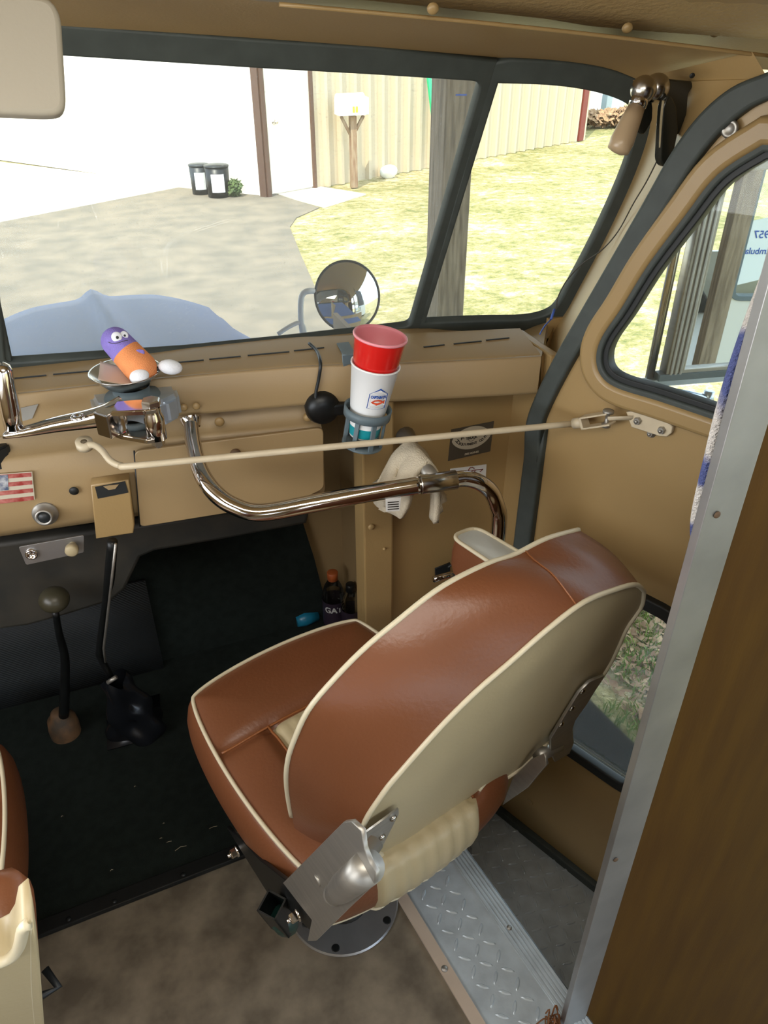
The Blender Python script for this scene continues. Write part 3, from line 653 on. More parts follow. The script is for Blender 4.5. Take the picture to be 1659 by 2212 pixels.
obj('upper_gasket_lip', plate(DR, offs(uwin, .010), [offs(uwin, -.006)], th=.02, uvs=True, w=-.004, bev=.002), M['rubber_dark'], door)
obj('upper_glass', plate(DR, offs(uwin, .004), th=.004, uvs=True, w=-.010), M['dglass'], door)
obj('lower_gasket', plate(DR, offs(lwin, .024), [offs(lwin, 0)], th=.016, uvs=True, w=.004, bev=.004), M['rubber_dark'], door)
obj('lower_glass', plate(DR, offs(lwin, .004), th=.004, uvs=True, w=-.010), M['dglass'], door)
# seal band along the door's front edge
so_ = [DR.uv(*p) for p in ((1659, 168), (1590, 197), (1525, 252), (1465, 332), (1405, 437), (1335, 557), (1262, 682), (1205, 782), (1165, 865), (1148, 920), (1144, 990), (1130, 1100), (1118, 1180))]
si_ = [DR.uv(*p) for p in ((1146, 1180), (1160, 1080), (1170, 990), (1172, 925), (1188, 875), (1240, 775), (1300, 677), (1365, 567), (1440, 448), (1500, 352), (1558, 280), (1617, 230), (1659, 208))]
so_[-1] = (so_[-1][0], .0); si_[0] = (si_[0][0], .0); so_ = sm(so_); si_ = sm(si_)
obj('front_seal', plate(DR, [(so_[0][0]+.12, so_[0][1]+.06)]+so_+si_+[(si_[-1][0]+.12, si_[-1][1]+.04)], th=.02, uvs=True, w=.002, bev=.006), M['rubber'], door)
obj('bottom_seal', plate(DR, [(-.6, .0), (.383, .0), (.383, .02), (-.6, .02)], th=.02, uvs=True, w=.004, bev=.004), M['rubber'], door)
for (x, y, r) in ((1145, 1732, .011), ): obj('plug', lathe([(r, 0), (r*.9, .0015), (r*.8, .0004), (0, .0004)], axisM(DR.px(x, y)+DR.N*DR.side*.001, DR.N*DR.side)), M['tan'], door)
obj('snap', join([lathe([(.013, 0), (.013, .004), (.009, .006), (.007, .003), (0, .003)], axisM(DR.px(1583, 277)+DR.N*DR.side*.008, DR.N*DR.side))]), M['steel'], door)
for (x, y) in ((1155, 1003), (1290, 738)): obj('bolt', rivet(DR.px(x, y)+DR.N*DR.side*.002, DR.N*DR.side, .006, .006), M['tan'], door)

# ---------------- partition and trim
pt = thing('partition', 'brown hardboard partition with an aluminium edge behind the door', 'partition', (.85, PY, 0))
ule = lambda y, x: PT.uv(x, y)[0]
a0 = PT.uv(1494, 1200)[0]
edge_l = a0-.0
obj('board', box((edge_l+.02, PY, -.75), (1.45, PY+.008, 1.9), 0), M['wood_brown'], pt)
obj('edge_trim', box((edge_l, PY-.003, -.4), (PT.uv(1598, 1100)[0], PY+.010, 1.9), .001), M['alu'], pt)
for (x, y) in ((1549, 1112), (1330, 1857)): obj('screw', rivet(at_y(x, y, PY-.004), (0, -1, 0), .0045, .002), M['rust'], pt)
# plaid fleece hung on the far side
pts_l = [(1700, 430), (1659, 560), (1600, 720), (1552, 870), (1520, 1000), (1497, 1100), (1492, 1150), (1496, 1200)]
rows = []
for (x, y) in pts_l:
    p = at_y(x, y, PY+.03); row = []
    for k in range(15):
        t = k/14; xx = p.x+t*.26; yy = PY+.05+.016*math.sin(t*14+p.z*5)
        if k < 3: yy = PY+.03+(0, .004, .012)[k]; xx = p.x+(0, .002, .014)[k]
        row.append(Vector((xx, max(yy, PY+.026), p.z)))
    rows.append(row)
def densify(rows, n):
    cols = [catmull([r[j] for r in rows], n) for j in range(len(rows[0]))]; return [[cols[j][i] for j in range(len(cols))] for i in range(len(cols[0]))]
tag(obj('hanging_blanket', grid(densify(rows, 5), thick=.012), M['plaid']), 'blue and white plaid fleece hanging beside the door', 'blanket')

# ---------------- vehicle rear shell (behind the viewpoint) 
shell = thing('wall_left', None, None, (-1.2, 0, 0)); struct(shell, 'left and rear body walls')
obj('side_wall', join([box((-1.22, -3, -.1), (-1.2, 2, .95)), box((-1.22, -3, 1.6), (-1.2, 1.4, 1.97)), box((-1.22, -3, .95), (-1.2, -2.2, 1.6)), box((-1.22, -.4, .95), (-1.2, 0.1, 1.6)), box((-1.22, 1.3, .95), (-1.2, 1.6, 1.3))]), M['tan'], shell)
obj('rear_wall', join([box((-1.2, -3.02, -.1), (1.2, -3, .9)), box((-1.2, -3.02, 1.7), (1.2, -3, 1.97)), box((-1.2, -3.02, .9), (-.9, -3, 1.7)), box((.9, -3.02, .9), (1.2, -3, 1.7))]), M['tan'], shell)
obj('floor_rear', box((.5, -3, -.06), (1.22, -.6, -.03)), M['lino'], shell)
# ================================================================== SEAT
seat = thing('passenger_seat', 'brown and cream vinyl passenger seat on a round floor pedestal', 'seat', at_z(738, 1960, 0))
ya = math.radians(14.8)
SR = Vector((math.cos(ya), math.sin(ya), 0)); SF = Vector((-math.sin(ya), math.cos(ya), 0))
q = [at_z(375, 1505, .55), at_z(640, 1900, .55)]
CWd, CDp = .462, .555
ScO = q[1]+SR*(CWd/2)+SF*(CDp/2-.055)
SM = Matrix(((SR.x, SF.x, 0, ScO.x), (SR.y, SF.y, 0, ScO.y), (0, 0, 1, .55), (0, 0, 0, 1)))
def cushion(Mx, W, D, crown, prefix_parent, pleat=True, side_m=M['leather_side'], front_seam=.30, wb=.27, droop=True, h=.15):
    """upholstered cushion: brown shell, cream pleated insert, pipings"""
    n = 64; a = W/2; b = D/2; k = .28
    def pos(u, v):
        x = a*u*math.sqrt(1-k*v*v/2*1.6*abs(u)**4)
        y = b*v*math.sqrt(1-k*u*u/2*1.6*abs(v)**4)
        e = max(abs(u), abs(v)); z = crown*(1-e**4)
        z += -.017*math.exp(-((v-front_seam)/.06)**2)*(1-abs(u)**10)
        if v < front_seam: z += -.013*(math.exp(-((abs(u)-.50)/.07)**2)) - (.008 if abs(u) < .5 else 0)*min(1, (front_seam-v)*8)
        if abs(u) < .5 and v < front_seam-.03: z += .004*abs(math.sin((u+.5)*7*math.pi))
        return Vector((x, y, z))
    G = [[pos(-1+2*i/n, -1+2*j/n) for i in range(n+1)] for j in range(n+1)]
    ring = [(0, j) for j in range(n)]
    idx = [(j, 0) for j in range(n, 0, -1)]+[(0, i) for i in range(n)]+[(j, n) for j in range(n)]+[(n, i) for i in range(n, 0, -1)]
    prof = [(.006, -.006), (.014, -.025), (.02, -.055), (.02, -.085), (.012, -.115), (-.004, -.14), (-.02, -.15)]
    prof = [(o, z*h/.15) for o, z in prof]
    bm1 = bmesh.new(); bm2 = bmesh.new()
    def put(bm, pts):
        try: bm.faces.new([bm.verts.new(Mx @ p) for p in pts])
        except Exception: pass
    def ins(u, v): return abs(u) < .5 and v < front_seam-.01
    for j in range(n):
        for i in range(n):
            u = -1+2*(i+.5)/n; v = -1+2*(j+.5)/n
            put(bm2 if ins(u, v) else bm1, (G[j][i], G[j][i+1], G[j+1][i+1], G[j+1][i]))
    rows = [[G[j][i] for j, i in idx]]
    for o, z in prof:
        row = []
        for (j, i) in idx:
            p = G[j][i]; u = -1+2*i/n; v = -1+2*j/n
            nx = (abs(u)**9)*math.copysign(1, u); ny = (abs(v)**9)*math.copysign(1, v); l = math.hypot(nx, ny) or 1
            oo = o
            if v < -.99 and abs(u) < .5: oo += .004*abs(math.sin((u+.5)*7*math.pi))+.004
            row.append(Vector((p.x+nx/l*oo, p.y+ny/l*oo, z)))
        rows.append(row)
    L = len(idx)
    for r in range(len(rows)-1):
        for c in range(L):
            j, i = idx[c]; j2, i2 = idx[(c+1) % L]; um = -1+(i+i2)/n; vm = -1+(j+j2)/n
            put(bm2 if (vm < -.99 and abs(um) < .5) else bm1, (rows[r][c], rows[r][(c+1) % L], rows[r+1][(c+1) % L], rows[r+1][c]))
    put(bm1, rows[-1])
    for bm in (bm1, bm2): bmesh.ops.remove_doubles(bm, verts=bm.verts[:], dist=.0002)
    o1 = obj('cushion', bm2me(bm1), M['leather'], prefix_parent, smooth=True)
    o2 = obj('pleated_insert', bm2me(bm2), M['cream'], prefix_parent, smooth=True)
    o2['label'] = 'cream pleated centre of the seat cushion'
    edge = [Mx @ (G[j][i]+Vector((0, 0, .001))) for j, i in idx if abs(-1+2*j/n+1) > .01 or abs(-1+2*i/n) > .52]
    # piping: all round except the rear middle
    ids = [c for c, (j, i) in enumerate(idx) if not (j == 0 and abs(-1+2*i/n) < .56)]
    st = max(c for c, (j, i) in enumerate(idx) if (j == 0 and abs(-1+2*i/n) < .56))
    order = [(st+1+t) % L for t in range(len(ids))]
    obj('piping', tube([Mx @ (rows[0][c]+Vector((0, 0, .002))) for c in order], .0042, 8), M['piping'], prefix_parent, smooth=True)
    obj('welt', tube([Mx @ (pos(-1+2*t/40, front_seam)+Vector((0, 0, .001))) for t in range(1, 40)], .0028, 6), M['leather_side'], prefix_parent, smooth=True)
    for s in (-.5, .5): obj('welt', tube([Mx @ (pos(s, front_seam+(-1-front_seam)*t/20)+Vector((0, 0, .002))) for t in range(0, 21)], .0028, 6), M['leather_side'], prefix_parent, smooth=True)
    base = [Mx @ (rows[-2][c]+Vector((0, 0, -.002))) for c in range(L)]
    obj('lower_piping', tube(base, .004, 6, closed=True), M['piping'], prefix_parent, smooth=True)
cushion(SM, CWd, CDp, .022, seat)
# backrest: rear and front outlines measured on two parallel planes 12 cm apart
b_yaw, b_lean, b_T = math.radians(15.5), math.radians(12), .12
BR = Vector((math.cos(b_yaw), math.sin(b_yaw), 0)); _f = Vector((-math.sin(b_yaw), math.cos(b_yaw), 0))
BU = UP*math.cos(b_lean)-_f*math.sin(b_lean); BF = BU.cross(BR)
BO = q[1]-_f*.045
BK0 = Plane(BO, BR, BU); BK1 = Plane(BO+BF*b_T, BR, BU)
def BP(x, y, w=0): return BO+BR*x+BU*y+BF*w
re_px = [(840, 1853), (805, 1832), (783, 1788), (825, 1715), (870, 1660), (950, 1570), (1025, 1495), (1100, 1430), (1180, 1360), (1260, 1300), (1330, 1272), (1372, 1262), (1390, 1276), (1384, 1310), (1355, 1352), (1333, 1400), (1309, 1446), (1240, 1545), (1185, 1600), (1127, 1657)]
fr_px = [(668, 1865), (650, 1830), (632, 1770), (620, 1700), (622, 1645), (640, 1590), (670, 1530), (730, 1460), (790, 1400), (850, 1350), (950, 1272), (1050, 1220), (1110, 1200), (1180, 1165), (1250, 1145)]
ru = [Vector(BK0.uv(*p)) for p in re_px]; fu = [Vector(BK1.uv(*p)) for p in fr_px]

def resamp(P_, n):
    P_ = catmull([Vector((p[0], p[1], 0)) for p in P_], 8); d = [0]
    for k in range(1, len(P_)): d.append(d[-1]+(P_[k]-P_[k-1]).length)
    out = []
    for k in range(n):
        t = d[-1]*k/(n-1); j = 0
        while j < len(P_)-2 and d[j+1] < t: j += 1
        out.append(P_[j].lerp(P_[j+1], (t-d[j])/max(1e-9, d[j+1]-d[j])).to_2d())
    return out
anc = ru[12]; fright = [fu[-1]+(p-anc) for p in ru[12:]]
rs1 = resamp(ru[:13], 70); rs2 = resamp(ru[12:], 34); fs1 = resamp(fu, 70); fs2 = resamp(fright, 34)
RU = rs1+rs2[1:]; FU = fs1+fs2[1:]
nB = len(RU)
brow = []
for k in range(11):
    t = k/10; row = []
    for i in range(nB):
        c2 = RU[i].lerp(FU[i], t); a_ = RU[max(i-1, 0)].lerp(FU[max(i-1, 0)], t); b_ = RU[min(i+1, nB-1)].lerp(FU[min(i+1, nB-1)], t); d_ = (b_-a_); nn = Vector((-d_.y, d_.x)).normalized()
        o_ = .010*math.sin(math.pi*t)+.0015*noise.noise(Vector((i*.22, t*2.5, 1)))*math.sin(math.pi*t); row.append(BP(c2.x+nn.x*o_, c2.y+nn.y*o_, b_T*t))
    brow.append(row)
def fillface(U_, w, dome, wob):
    cen = sum(U_, Vector((0, 0)))/len(U_); out = []
    for k in range(13):
        t = k/12; out.append([BP(*(p.lerp(cen, t)), w+dome*math.sin(min(1, t*2)*math.pi/2)+wob*noise.noise(Vector((p.lerp(cen, t).x*8, p.lerp(cen, t).y*8, 0)))*min(1, t*4)) for p in U_])
    return grid(out, closed_v=True)
bot_ = grid([[brow[k][0].lerp(brow[k][-1], i/12) for i in range(13)] for k in range(11)])
obj('backrest', join([grid(brow), fillface(FU, b_T, .025, 0), bot_]), M['leather'], seat, smooth=True)
obj('back_panel', fillface(RU, 0, -.008, .003), M['cream'], seat, smooth=True)
obj('piping', tube([BP(p.x, p.y, -.001) for p in RU], .0042, 8, closed=True), M['piping'], seat, smooth=True)
obj('piping', tube([BP(p.x, p.y, b_T+.001) for p in FU[16:]], .0042, 8), M['piping'], seat, smooth=True)
# seam across the gusset (right part of the arch)
def near_i(px, py, row):
    best = None
    for i, p in enumerate(row):
        v = p-CAM; z = v.dot(fwd); x = CXP+FPX*v.dot(rgt)/z; y = CYP-FPX*v.dot(upv)/z; d = (x-px)**2+(y-py)**2
        if best is None or d < best[0]: best = (d, i)
    return best[1]
i0 = near_i(1252, 1305, brow[0]); i1 = near_i(1142, 1212, brow[-1])
nr_ = []
for k in range(11):
    i = i0+(i1-i0)*k/10; j = int(i); p = brow[k][j].lerp(brow[k][min(j+1, len(brow[k])-1)], i-j); nr_.append(p+(p-BP(.3, .1, .05)).normalized()*.0008)
obj('seam', tube(nr_, .0013, 6), M['leather_side'], seat, smooth=True)
# armrest folded up at the right side
AP = BP(.30, .30, .1)
ar0 = at_y(1062, 1185, 1.0)
arm = []
am = Matrix.Translation(at_y(1070, 1195, 1.02)) @ Matrix.Rotation(math.radians(20), 4, 'Z') @ Matrix.Rotation(math.radians(8), 4, 'Y')
def armrest():
    pw = .042; rows = []
    out = rnd([(-pw, -.14), (pw, -.14), (pw, .09), (-pw*.72, .09)], .028, 6)
    lev = [(-.075, .92), (-.06, 1.0), (-.03, 1.03), (0, 1.0)]
    for z, s in lev: rows.append([am @ Vector((x*s, y*s, z)) for x, y in out])
    body = grid(rows, closed_v=True)
    top = grid([[am @ Vector((x*(1-k/5), y*(1-k/5), .006*math.sin(k/5*math.pi/2))) for x, y in out] for k in range(6)], closed_v=True)
    a = obj('armrest', body, M['leather'], seat, smooth=True)
    obj('armrest_top', top, M['grey_vinyl'], a, smooth=True)
    obj('armrest_piping', tube([am @ Vector((x, y, .001)) for x, y in out], .0042, 8, closed=True), M['piping'], a, smooth=True)
armrest()
# metalwork
SP = Plane(q[1]-SR*.022, -SF, UP)      # left side plane of the seat (u toward the rear)
BK = Plane(BP(0, 0, -.010), BR, BU)
lb = obj('side_bracket', plate(SP, [(616, 1906), (747, 1775), (764, 1773), (785, 1793), (790, 1830), (803, 1862), (815, 1880), (812, 1904), (751, 1962), (684, 2029), (669, 2029), (678, 1985), (650, 1950)], th=.004, bev=.0012), M['steel'], seat)
bo = SP.px(722, 1932); b2 = SP.px(795, 1873)
obj('boss', tube([bo, bo.lerp(b2, .3), bo.lerp(b2, .6), b2], [.014, .019, .020, .020], 20), M['steel'], lb, smooth=True)
obj('boss_end', sphere(bo, .0155), M['steel'], lb)
obj('hinge_pin', tube([bo+SR*.002, bo+SR*.09+SF*.03], .012, 14), M['steel'], lb, smooth=True)
obj('pivot_rivet', lathe([(.0085, 0), (.0085, .002), (.006, .003), (0, .0025)], axisM(SP.px(690, 1899)+SP.N*SP.side*.003, SP.N*SP.side)), M['steel'], lb)
fl_ = plate(BK, [(785, 1793), (856, 1741), (857, 1752), (822, 1822), (808, 1850), (800, 1868)], th=.003, w=.004)
lf = obj('rivet_flange', fl_, M['steel'], lb)
for (x, y) in ((844, 1760), (820, 1801), (803, 1835)): obj('rivet', rivet(BK.px(x, y)+BK.N*BK.side*.006, BK.N*BK.side, .0062, .004), M['chrome_r'], lb)
rb_ = obj('side_bracket', plate(BK, [(1299, 1455), (1268, 1468), (1246, 1490), (1215, 1540), (1185, 1590), (1186, 1620), (1195, 1640), (1225, 1622), (1234, 1600), (1231, 1570), (1236, 1552), (1262, 1515)], th=.004, w=.004, bev=.001), M['steel'], seat)
for (x, y) in ((1253, 1487), (1230, 1524), (1207, 1558)): obj('rivet', rivet(BK.px(x, y)+BK.N*BK.side*.006, BK.N*BK.side, .0065, .004), M['chrome_r'], rb_)
SP2 = Plane(q[1]+SR*(CWd+.014), -SF, UP)
obj('lower_arm', plate(SP2, [(1150, 1640), (1178, 1628), (1182, 1650), (1140, 1700), (1090, 1735), (1110, 1680)], th=.004, bev=.001), M['steel'], rb_)
hp = BK.px(1176, 1625)
obj('hinge_sleeve', tube([BK.px(1162, 1632), BK.px(1206, 1612)], .013, 16), M['steel'], rb_, smooth=True)
# frame rail below the cushion, tube socket, bolts
rl = [at_z(492, 1800, .40), at_z(640, 1935, .40)]
fr0 = SM @ Vector((-CWd/2-.004, .02, -.158)); 
rail = plate(SP, [(488, 1790), (520, 1818), (560, 1862), (616, 1906), (660, 1940), (690, 1985), (676, 2020), (620, 1965), (575, 1930)], th=.005, w=-.006, bev=.001)
rl_o = obj('frame_rail', rail, M['blackm'], seat)
dd = (SF*.2+SR*.0)
obj('bolt', nut(SP.px(513, 1838)+SP.N*.001*SP.side, SP.N*SP.side, .0085, .012), M['chrome'], rl_o)
obj('bolt', nut(SP.px(648, 1973)+SP.N*.004*SP.side, SP.N*SP.side, .008, .012), M['chrome'], rl_o)
# square socket tube (open end) running fore and aft under the seat
SQ = Plane(SP.px(612, 1935)+SP.N*SP.side*.03, SR, UP)
c0 = SP.px(612, 1938)+SP.N*SP.side*.022
ax_ = (SR*.25-UP*1.0+SF*.1).normalized()
Msq = axisM(c0, ax_, SR+SF*.5)
s_ = .0185
sqm = []
for (x0, y0, x1, y1) in ((-s_, -s_, s_, -s_+.003), (-s_, s_-.003, s_, s_), (-s_, -s_, -s_+.003, s_), (s_-.003, -s_, s_, s_)): sqm.append(box((x0, y0, 0), (x1, y1, .10), 0, Msq))
obj('socket_tube', join(sqm), M['blackm'], seat)
obj('knob', tube([Msq @ Vector((0, 0, .06)), Msq @ Vector((0, 0, .09)), Msq @ Vector((0, 0, .115)), Msq @ Vector((.0, 0, .13))], [.019, .023, .02, .008], 10), mat('dark_green_plastic', (20, 50, 44), .4), seat, smooth=True)
bc = Vector((.268, .965, 0))
obj('under_frame', box((-.16, -.16, -.19), (.16, .16, -.16), .004, SM), M['blackm'], seat)
obj('pedestal', lathe([(.06, .008), (.045, .02), (.038, .05), (.036, .36), (.05, .385)], Matrix.Translation(bc), 28), M['blackm'], seat)
bp_ = obj('base_plate', lathe([(0, 0), (.128, 0), (.129, .004), (.126, .008), (0, .008)], Matrix.Translation(bc), 56), M['alu'], seat)
bp_.data.polygons.foreach_set('use_smooth', [False]*len(bp_.data.polygons))
for (x, y) in ((725, 2048), (836, 1988)):
    p = at_z(x, y, .008)
    obj('screw_hole', join([lathe([(.0095, 0), (.0085, .0008), (.005, .0004), (0, .0004)], Matrix.Translation(p), 20)]), M['blackm'], bp_)
for ang_ in (2.2, 3.4): 
    p = bc+Vector((math.cos(ang_)*.1, math.sin(ang_)*.1, .008)); obj('screw_hole', lathe([(.0095, 0), (.0085, .0008), (0, .0004)], Matrix.Translation(p), 20), M['blackm'], bp_)
cone = [(0, 0)]

# ---------------- driver's seat corner at the lower left
ds = thing('driver_seat', "second brown and cream seat, cut off by the photo's left edge", 'seat', (-.55, .75, 0))
DSY = .62
DPl = Plane((0, DSY, 0), (1, 0, 0), UP)
c_dr = at_z(95, 1990, .55)
Mds = Matrix.Translation((c_dr.x-.305, c_dr.y+.24, .50))
cushion(Mds, .46, .50, .022, ds)
# its backrest, leaning back toward the aisle
d0 = at_y(62, 1990, .40); d1 = at_y(90, 2212, .475)
DB = Plane(d1, (1, 0, 0), d0-d1)
bpx = [(-260, 2112), (-60, 2086), (0, 2073), (28, 2058), (42, 2036), (50, 2000), (62, 1990), (71, 2030), (78, 2080), (84, 2130), (88, 2180), (100, 2330), (-260, 2400)]
obj('back_panel', plate(DB, bpx, th=.03, w=-.015, bev=.002), M['cream'], ds)
DB2 = Plane(DB.O-DB.N*DB.side*.06, DB.S, DB.T)
obj('backrest', plate(DB2, [(-260, 2030), (-60, 1990), (0, 1976), (12, 1973), (26, 1982), (32, 2010), (36, 2100), (40, 2300), (-260, 2400)], th=.06, w=.01, bev=.02), M['leather'], ds)
obj('piping', tube([DB.px(*p)+DB.N*DB.side*.002 for p in bpx[:7]], .005, 8, smooth_n=3), M['piping'], ds, smooth=True)
obj('side_seam', tube([DB.px(*p)+DB.N*DB.side*.001 for p in ((66, 2000), (66, 2060), (68, 2140), (76, 2230))], .0012, 6, smooth_n=3), M['piping'], ds, smooth=True)
obj('adjuster_lever', tube([at_z(60, 2165, .12), at_z(92, 2150, .12), at_z(126, 2132, .12), at_z(97, 2093, .14)], .008, 10), M['black'], ds)
obj('pedestal', lathe([(.12, 0), (.12, .008), (.04, .012), (.04, .34), (.1, .345)], Matrix.Translation((c_dr.x-.33, c_dr.y+.28, 0)), 24), M['blackm'], ds)

# ---------------- door operating rod
rod = thing('door_rod', 'long cream painted rod running from the dash to the door', 'rod', at_z(290, 1000, 1.05))
rp = [at_y(186, 962, 1.40), at_y(205, 962, 1.375), at_y(222, 975, 1.35), at_y(238, 995, 1.33), at_y(262, 1006, 1.315), at_z(300, 1005, 1.052)]
re = DR.px(1262, 903)+DR.N*.035
rp += [rp[-1].lerp(re, .33), rp[-1].lerp(re, .66), re]
M['rod'] = mat('cream_painted_rod', (206, 190, 160), .4, var=.12, vs_=20)
obj('shaft', tube(rp, .0064, 12, smooth_n=5), M['rod'], rod, smooth=True)
obj('end_eye', lathe([(.006, 0), (.016, 0), (.016, .014), (.006, .014)], axisM(at_y(184, 965, 1.40), (0, -.3, 1)), 20), M['rod'], rod)
cl0 = DR.px(1262, 903)+DR.N*.035; cl1 = DR.px(1325, 893)+DR.N*.035; cdv = (cl1-cl0)
obj('collar', tube([cl0, cl0+cdv*.35], .011, 14), M['rod'], rod, smooth=True)
Mc = local_frame(cl0+cdv*.3, cdv, DR.N)
cv = join([box((-.012, 0, .009), (.012, cdv.length*.95, .0125), .001, Mc), box((-.012, 0, -.0125), (.012, cdv.length*.95, -.009), .001, Mc), box((-.012, 0, -.0125), (.012, .006, .0125), .001, Mc)])
cvo = obj('clevis', cv, M['rod'], rod)
pp = cl0+cdv*1.12
obj('pin', join([lathe([(0, -.017), (.009, -.017), (.009, -.011), (.004, -.011), (.004, .012), (.0105, .012), (.0105, .017), (0, .018)], axisM(pp, UP), 16)]), M['steel'], cvo)
br = thing('door_bracket', 'cream rounded two-bolt bracket fixed to the door', 'bracket', DR.px(1400, 910))
capsule = [(1362, 888), (1385, 884), (1446, 908), (1457, 918), (1455, 930), (1446, 937), (1432, 936), (1372, 917)]
obj('strap', plate(DR, capsule, th=.008, w=.006, bev=.002), M['rod'], br)
tb = [pp, DR.px(1352, 897)+DR.N*.018, DR.px(1372, 900)+DR.N*.008]
obj('tongue', tube(tb, [.010, .010, .011], 4, flat=.4), M['rod'], br)
for (x, y) in ((1386, 904), (1438, 924)): obj('bolt', nut(DR.px(x, y)+DR.N*.010, DR.N, .0075, .008), M['steel'], br)
for (x, y) in ((1428, 881), (1408, 935)): tag(obj('door_bolt', nut(DR.px(x, y)+DR.N*.001, DR.N, .0065, .007), M['steel']), 'small steel nut on the door just '+('above' if y < 900 else 'below')+' the rod bracket', 'nut', 'loose nuts around the bracket')

# ---------------- chrome grab rail
gr = thing('grab_rail', 'polished chrome grab rail curving across the step well', 'rail', (.73, 1.13, -.3))
gp = [at_y(412, 912, 1.42), at_y(418, 960, 1.38), at_y(434, 1020, 1.32), at_y(462, 1062, 1.28), at_y(505, 1093, 1.25), at_y(565, 1107, 1.225), at_y(680, 1087, 1.20), at_y(800, 1065, 1.185), at_y(908, 1047, 1.17)]
g2 = [at_y(908, 1047, 1.17), at_y(985, 1036, 1.16)]
ge = at_y(1078, 1130, 1.14)
g3 = [at_y(980, 1037, 1.16), at_y(1005, 1034, 1.158), at_y(1035, 1042, 1.15), at_y(1060, 1062, 1.145), at_y(1073, 1092, 1.14), ge, ge-Vector((0, 0, .15)), ge-Vector((0, 0, .4)), Vector((ge.x, ge.y, -.3))]
obj('long_tube', tube(gp, [.0145, .0155, .0165]+[.0175]*6, 18, smooth_n=6), M['chrome'], gr, smooth=True)
obj('end_tube', tube(g3, .0165, 18, smooth_n=6), M['chrome'], gr, smooth=True)
obj('joint_collar', tube([g2[0], g2[0].lerp(g2[1], .02), g2[1]], .0195, 18), M['chrome_r'], gr, smooth=True)
obj('dash_flange', lathe([(.022, 0), (.021, .006), (.0155, .02)], axisM(at_y(411, 903, 1.43), (.05, -.75, -.9)), 20), M['chrome'], gr)
st0 = at_y(935, 1035, 1.17); st1 = Vector((at_y(905, 975, 1.29).x, KY-.036, at_y(905, 975, 1.29).z))
obj('stanchion', tube([st0, st0.lerp(st1, .35), st0.lerp(st1, .75), st1], [.016, .013, .014, .022], 14), M['steel'], gr, smooth=True)

# ---------------- towel draped over the stanchion
def towel():
    rows = []
    spine0 = at_y(926, 992, 1.205); spine1 = at_y(884, 946, 1.285)
    # left (long) half and right (narrow) half seen falling from the stanchion
    Lb = [(868, 1120), (846, 1108), (826, 1062)]; 
    n = 24
    def side(bot_a, bot_b, sgn, wav):
        R_ = []
        for k in range(n+1):
            t = k/n; top = spine0.lerp(spine1, t); bot = bot_a.lerp(bot_b, t); row = []
            for j in range(15):
                s = j/14
                p = top.lerp(bot, s); p = p+Vector((sgn*.026*math.sin(min(1, s*3.2)*math.pi/2)*(1-s*.3), -.010*math.sin(t*9+s*3)*wav*s, .0))
                p += Vector((.006*math.sin(t*13+s*2)*s*wav, .004*math.sin(t*17)*s, 0)); row.append(p)
            R_.append(row)
        return R_
    A = side(at_y(872, 1118, 1.205), at_y(818, 1066, 1.27), -1, 1.6)
    B = side(at_y(926, 1134, 1.20), at_y(944, 1080, 1.27), 1, .8)
    rows = [list(reversed(a))+b[1:] for a, b in zip(A, B)]
    tw_ = thing('towel', 'cream terry towel draped over the chrome rail bracket', 'towel', st0.lerp(st1, .5))
    obj('cloth', grid(rows, thick=.012), M['towel'], tw_)
    cp = Plane(at_y(850, 1090, 1.165), (1, 0, 0), UP)
    obj('care_label', plate(cp, [(833, 1078), (866, 1074), (863, 1103), (834, 1105)], th=.0012), M['white'], tw_)
    obj('label_print', join([plate(cp, [(837, 1084+k*5), (861, 1082+k*5), (861, 1084+k*5), (837, 1086+k*5)], th=.0006, w=.0012) for k in range(4)]), M['ink'], tw_)
towel()

# ---------------- cup holder and cups
ch = thing('cup_holder', 'grey blue plastic cup holder hooked over the dash shelf', 'cup holder', at_y(780, 900, 1.24))
cA = at_y(786, 935, 1.255); cB = at_y(812, 783, 1.245); axc = (cB-cA).normalized()
Mcup = axisM(cA-axc*.003, axc, (1, 0, 0))
HL = (cB-cA).length
r0 = .0285; r1 = .0445
ringc = cA+axc*(HL*.50)
def frus(ra, rb, z0_, z1_): return [(ra, z0_), (rb, z1_)]
hr = .0425
zr = HL*.28
obj('ring', lathe([(hr, zr), (hr+.003, zr), (hr+.0035, zr+.018), (hr+.0005, zr+.018), (hr, zr)], Mcup, 28), M['greyplast'], ch)
for k in range(7):
    a = 2*math.pi*k/7+.3
    obj('rib', box((hr*.9-.004, -.0045, -.02), (hr*.9+.001, .0045, zr+.002), .0008, Mcup @ Matrix.Rotation(a, 4, 'Z')), M['greyplast'], ch)
obj('bottom_ring', lathe([(.012, -.022), (hr*.9+.002, -.022), (hr*.9+.002, -.018), (.012, -.018), (.012, -.022)], Mcup, 24), M['greyplast'], ch)
hk = DL.px(742, 800)
obj('hook', plate(DL, [(738, 765), (760, 762), (762, 850), (745, 858)], th=.008, w=.006), M['greyplast'], ch)
obj('hook_top', box((-.012, -.01, .0), (.014, .06, .004), .001, Matrix.Translation(at_z(752, 766, ZS+.0005)) @ Matrix.Rotation(-.12, 4, 'Z')), M['greyplast'], ch)
wc = thing('white_cup', 'white paper cup printed with a restaurant badge, standing in the holder', 'cup', cA)
wp = [(0, 0), (r0, 0), (r0+.0005, .004), (r1, HL-.003), (r1+.0018, HL-.002), (r1+.0018, HL+.0012), (r1-.0008, HL+.0012), (r0-.0012, .006), (0, .006)]
obj('shell', lathe(wp, Mcup, 40), M['cupwhite'], wc)
def rad(z): return r0+(r1-r0)*z/HL
obj('band', lathe([(rad(.004)+.0006, .004), (rad(.024)+.0006, .024)], Mcup, 40), M['teal'], wc)
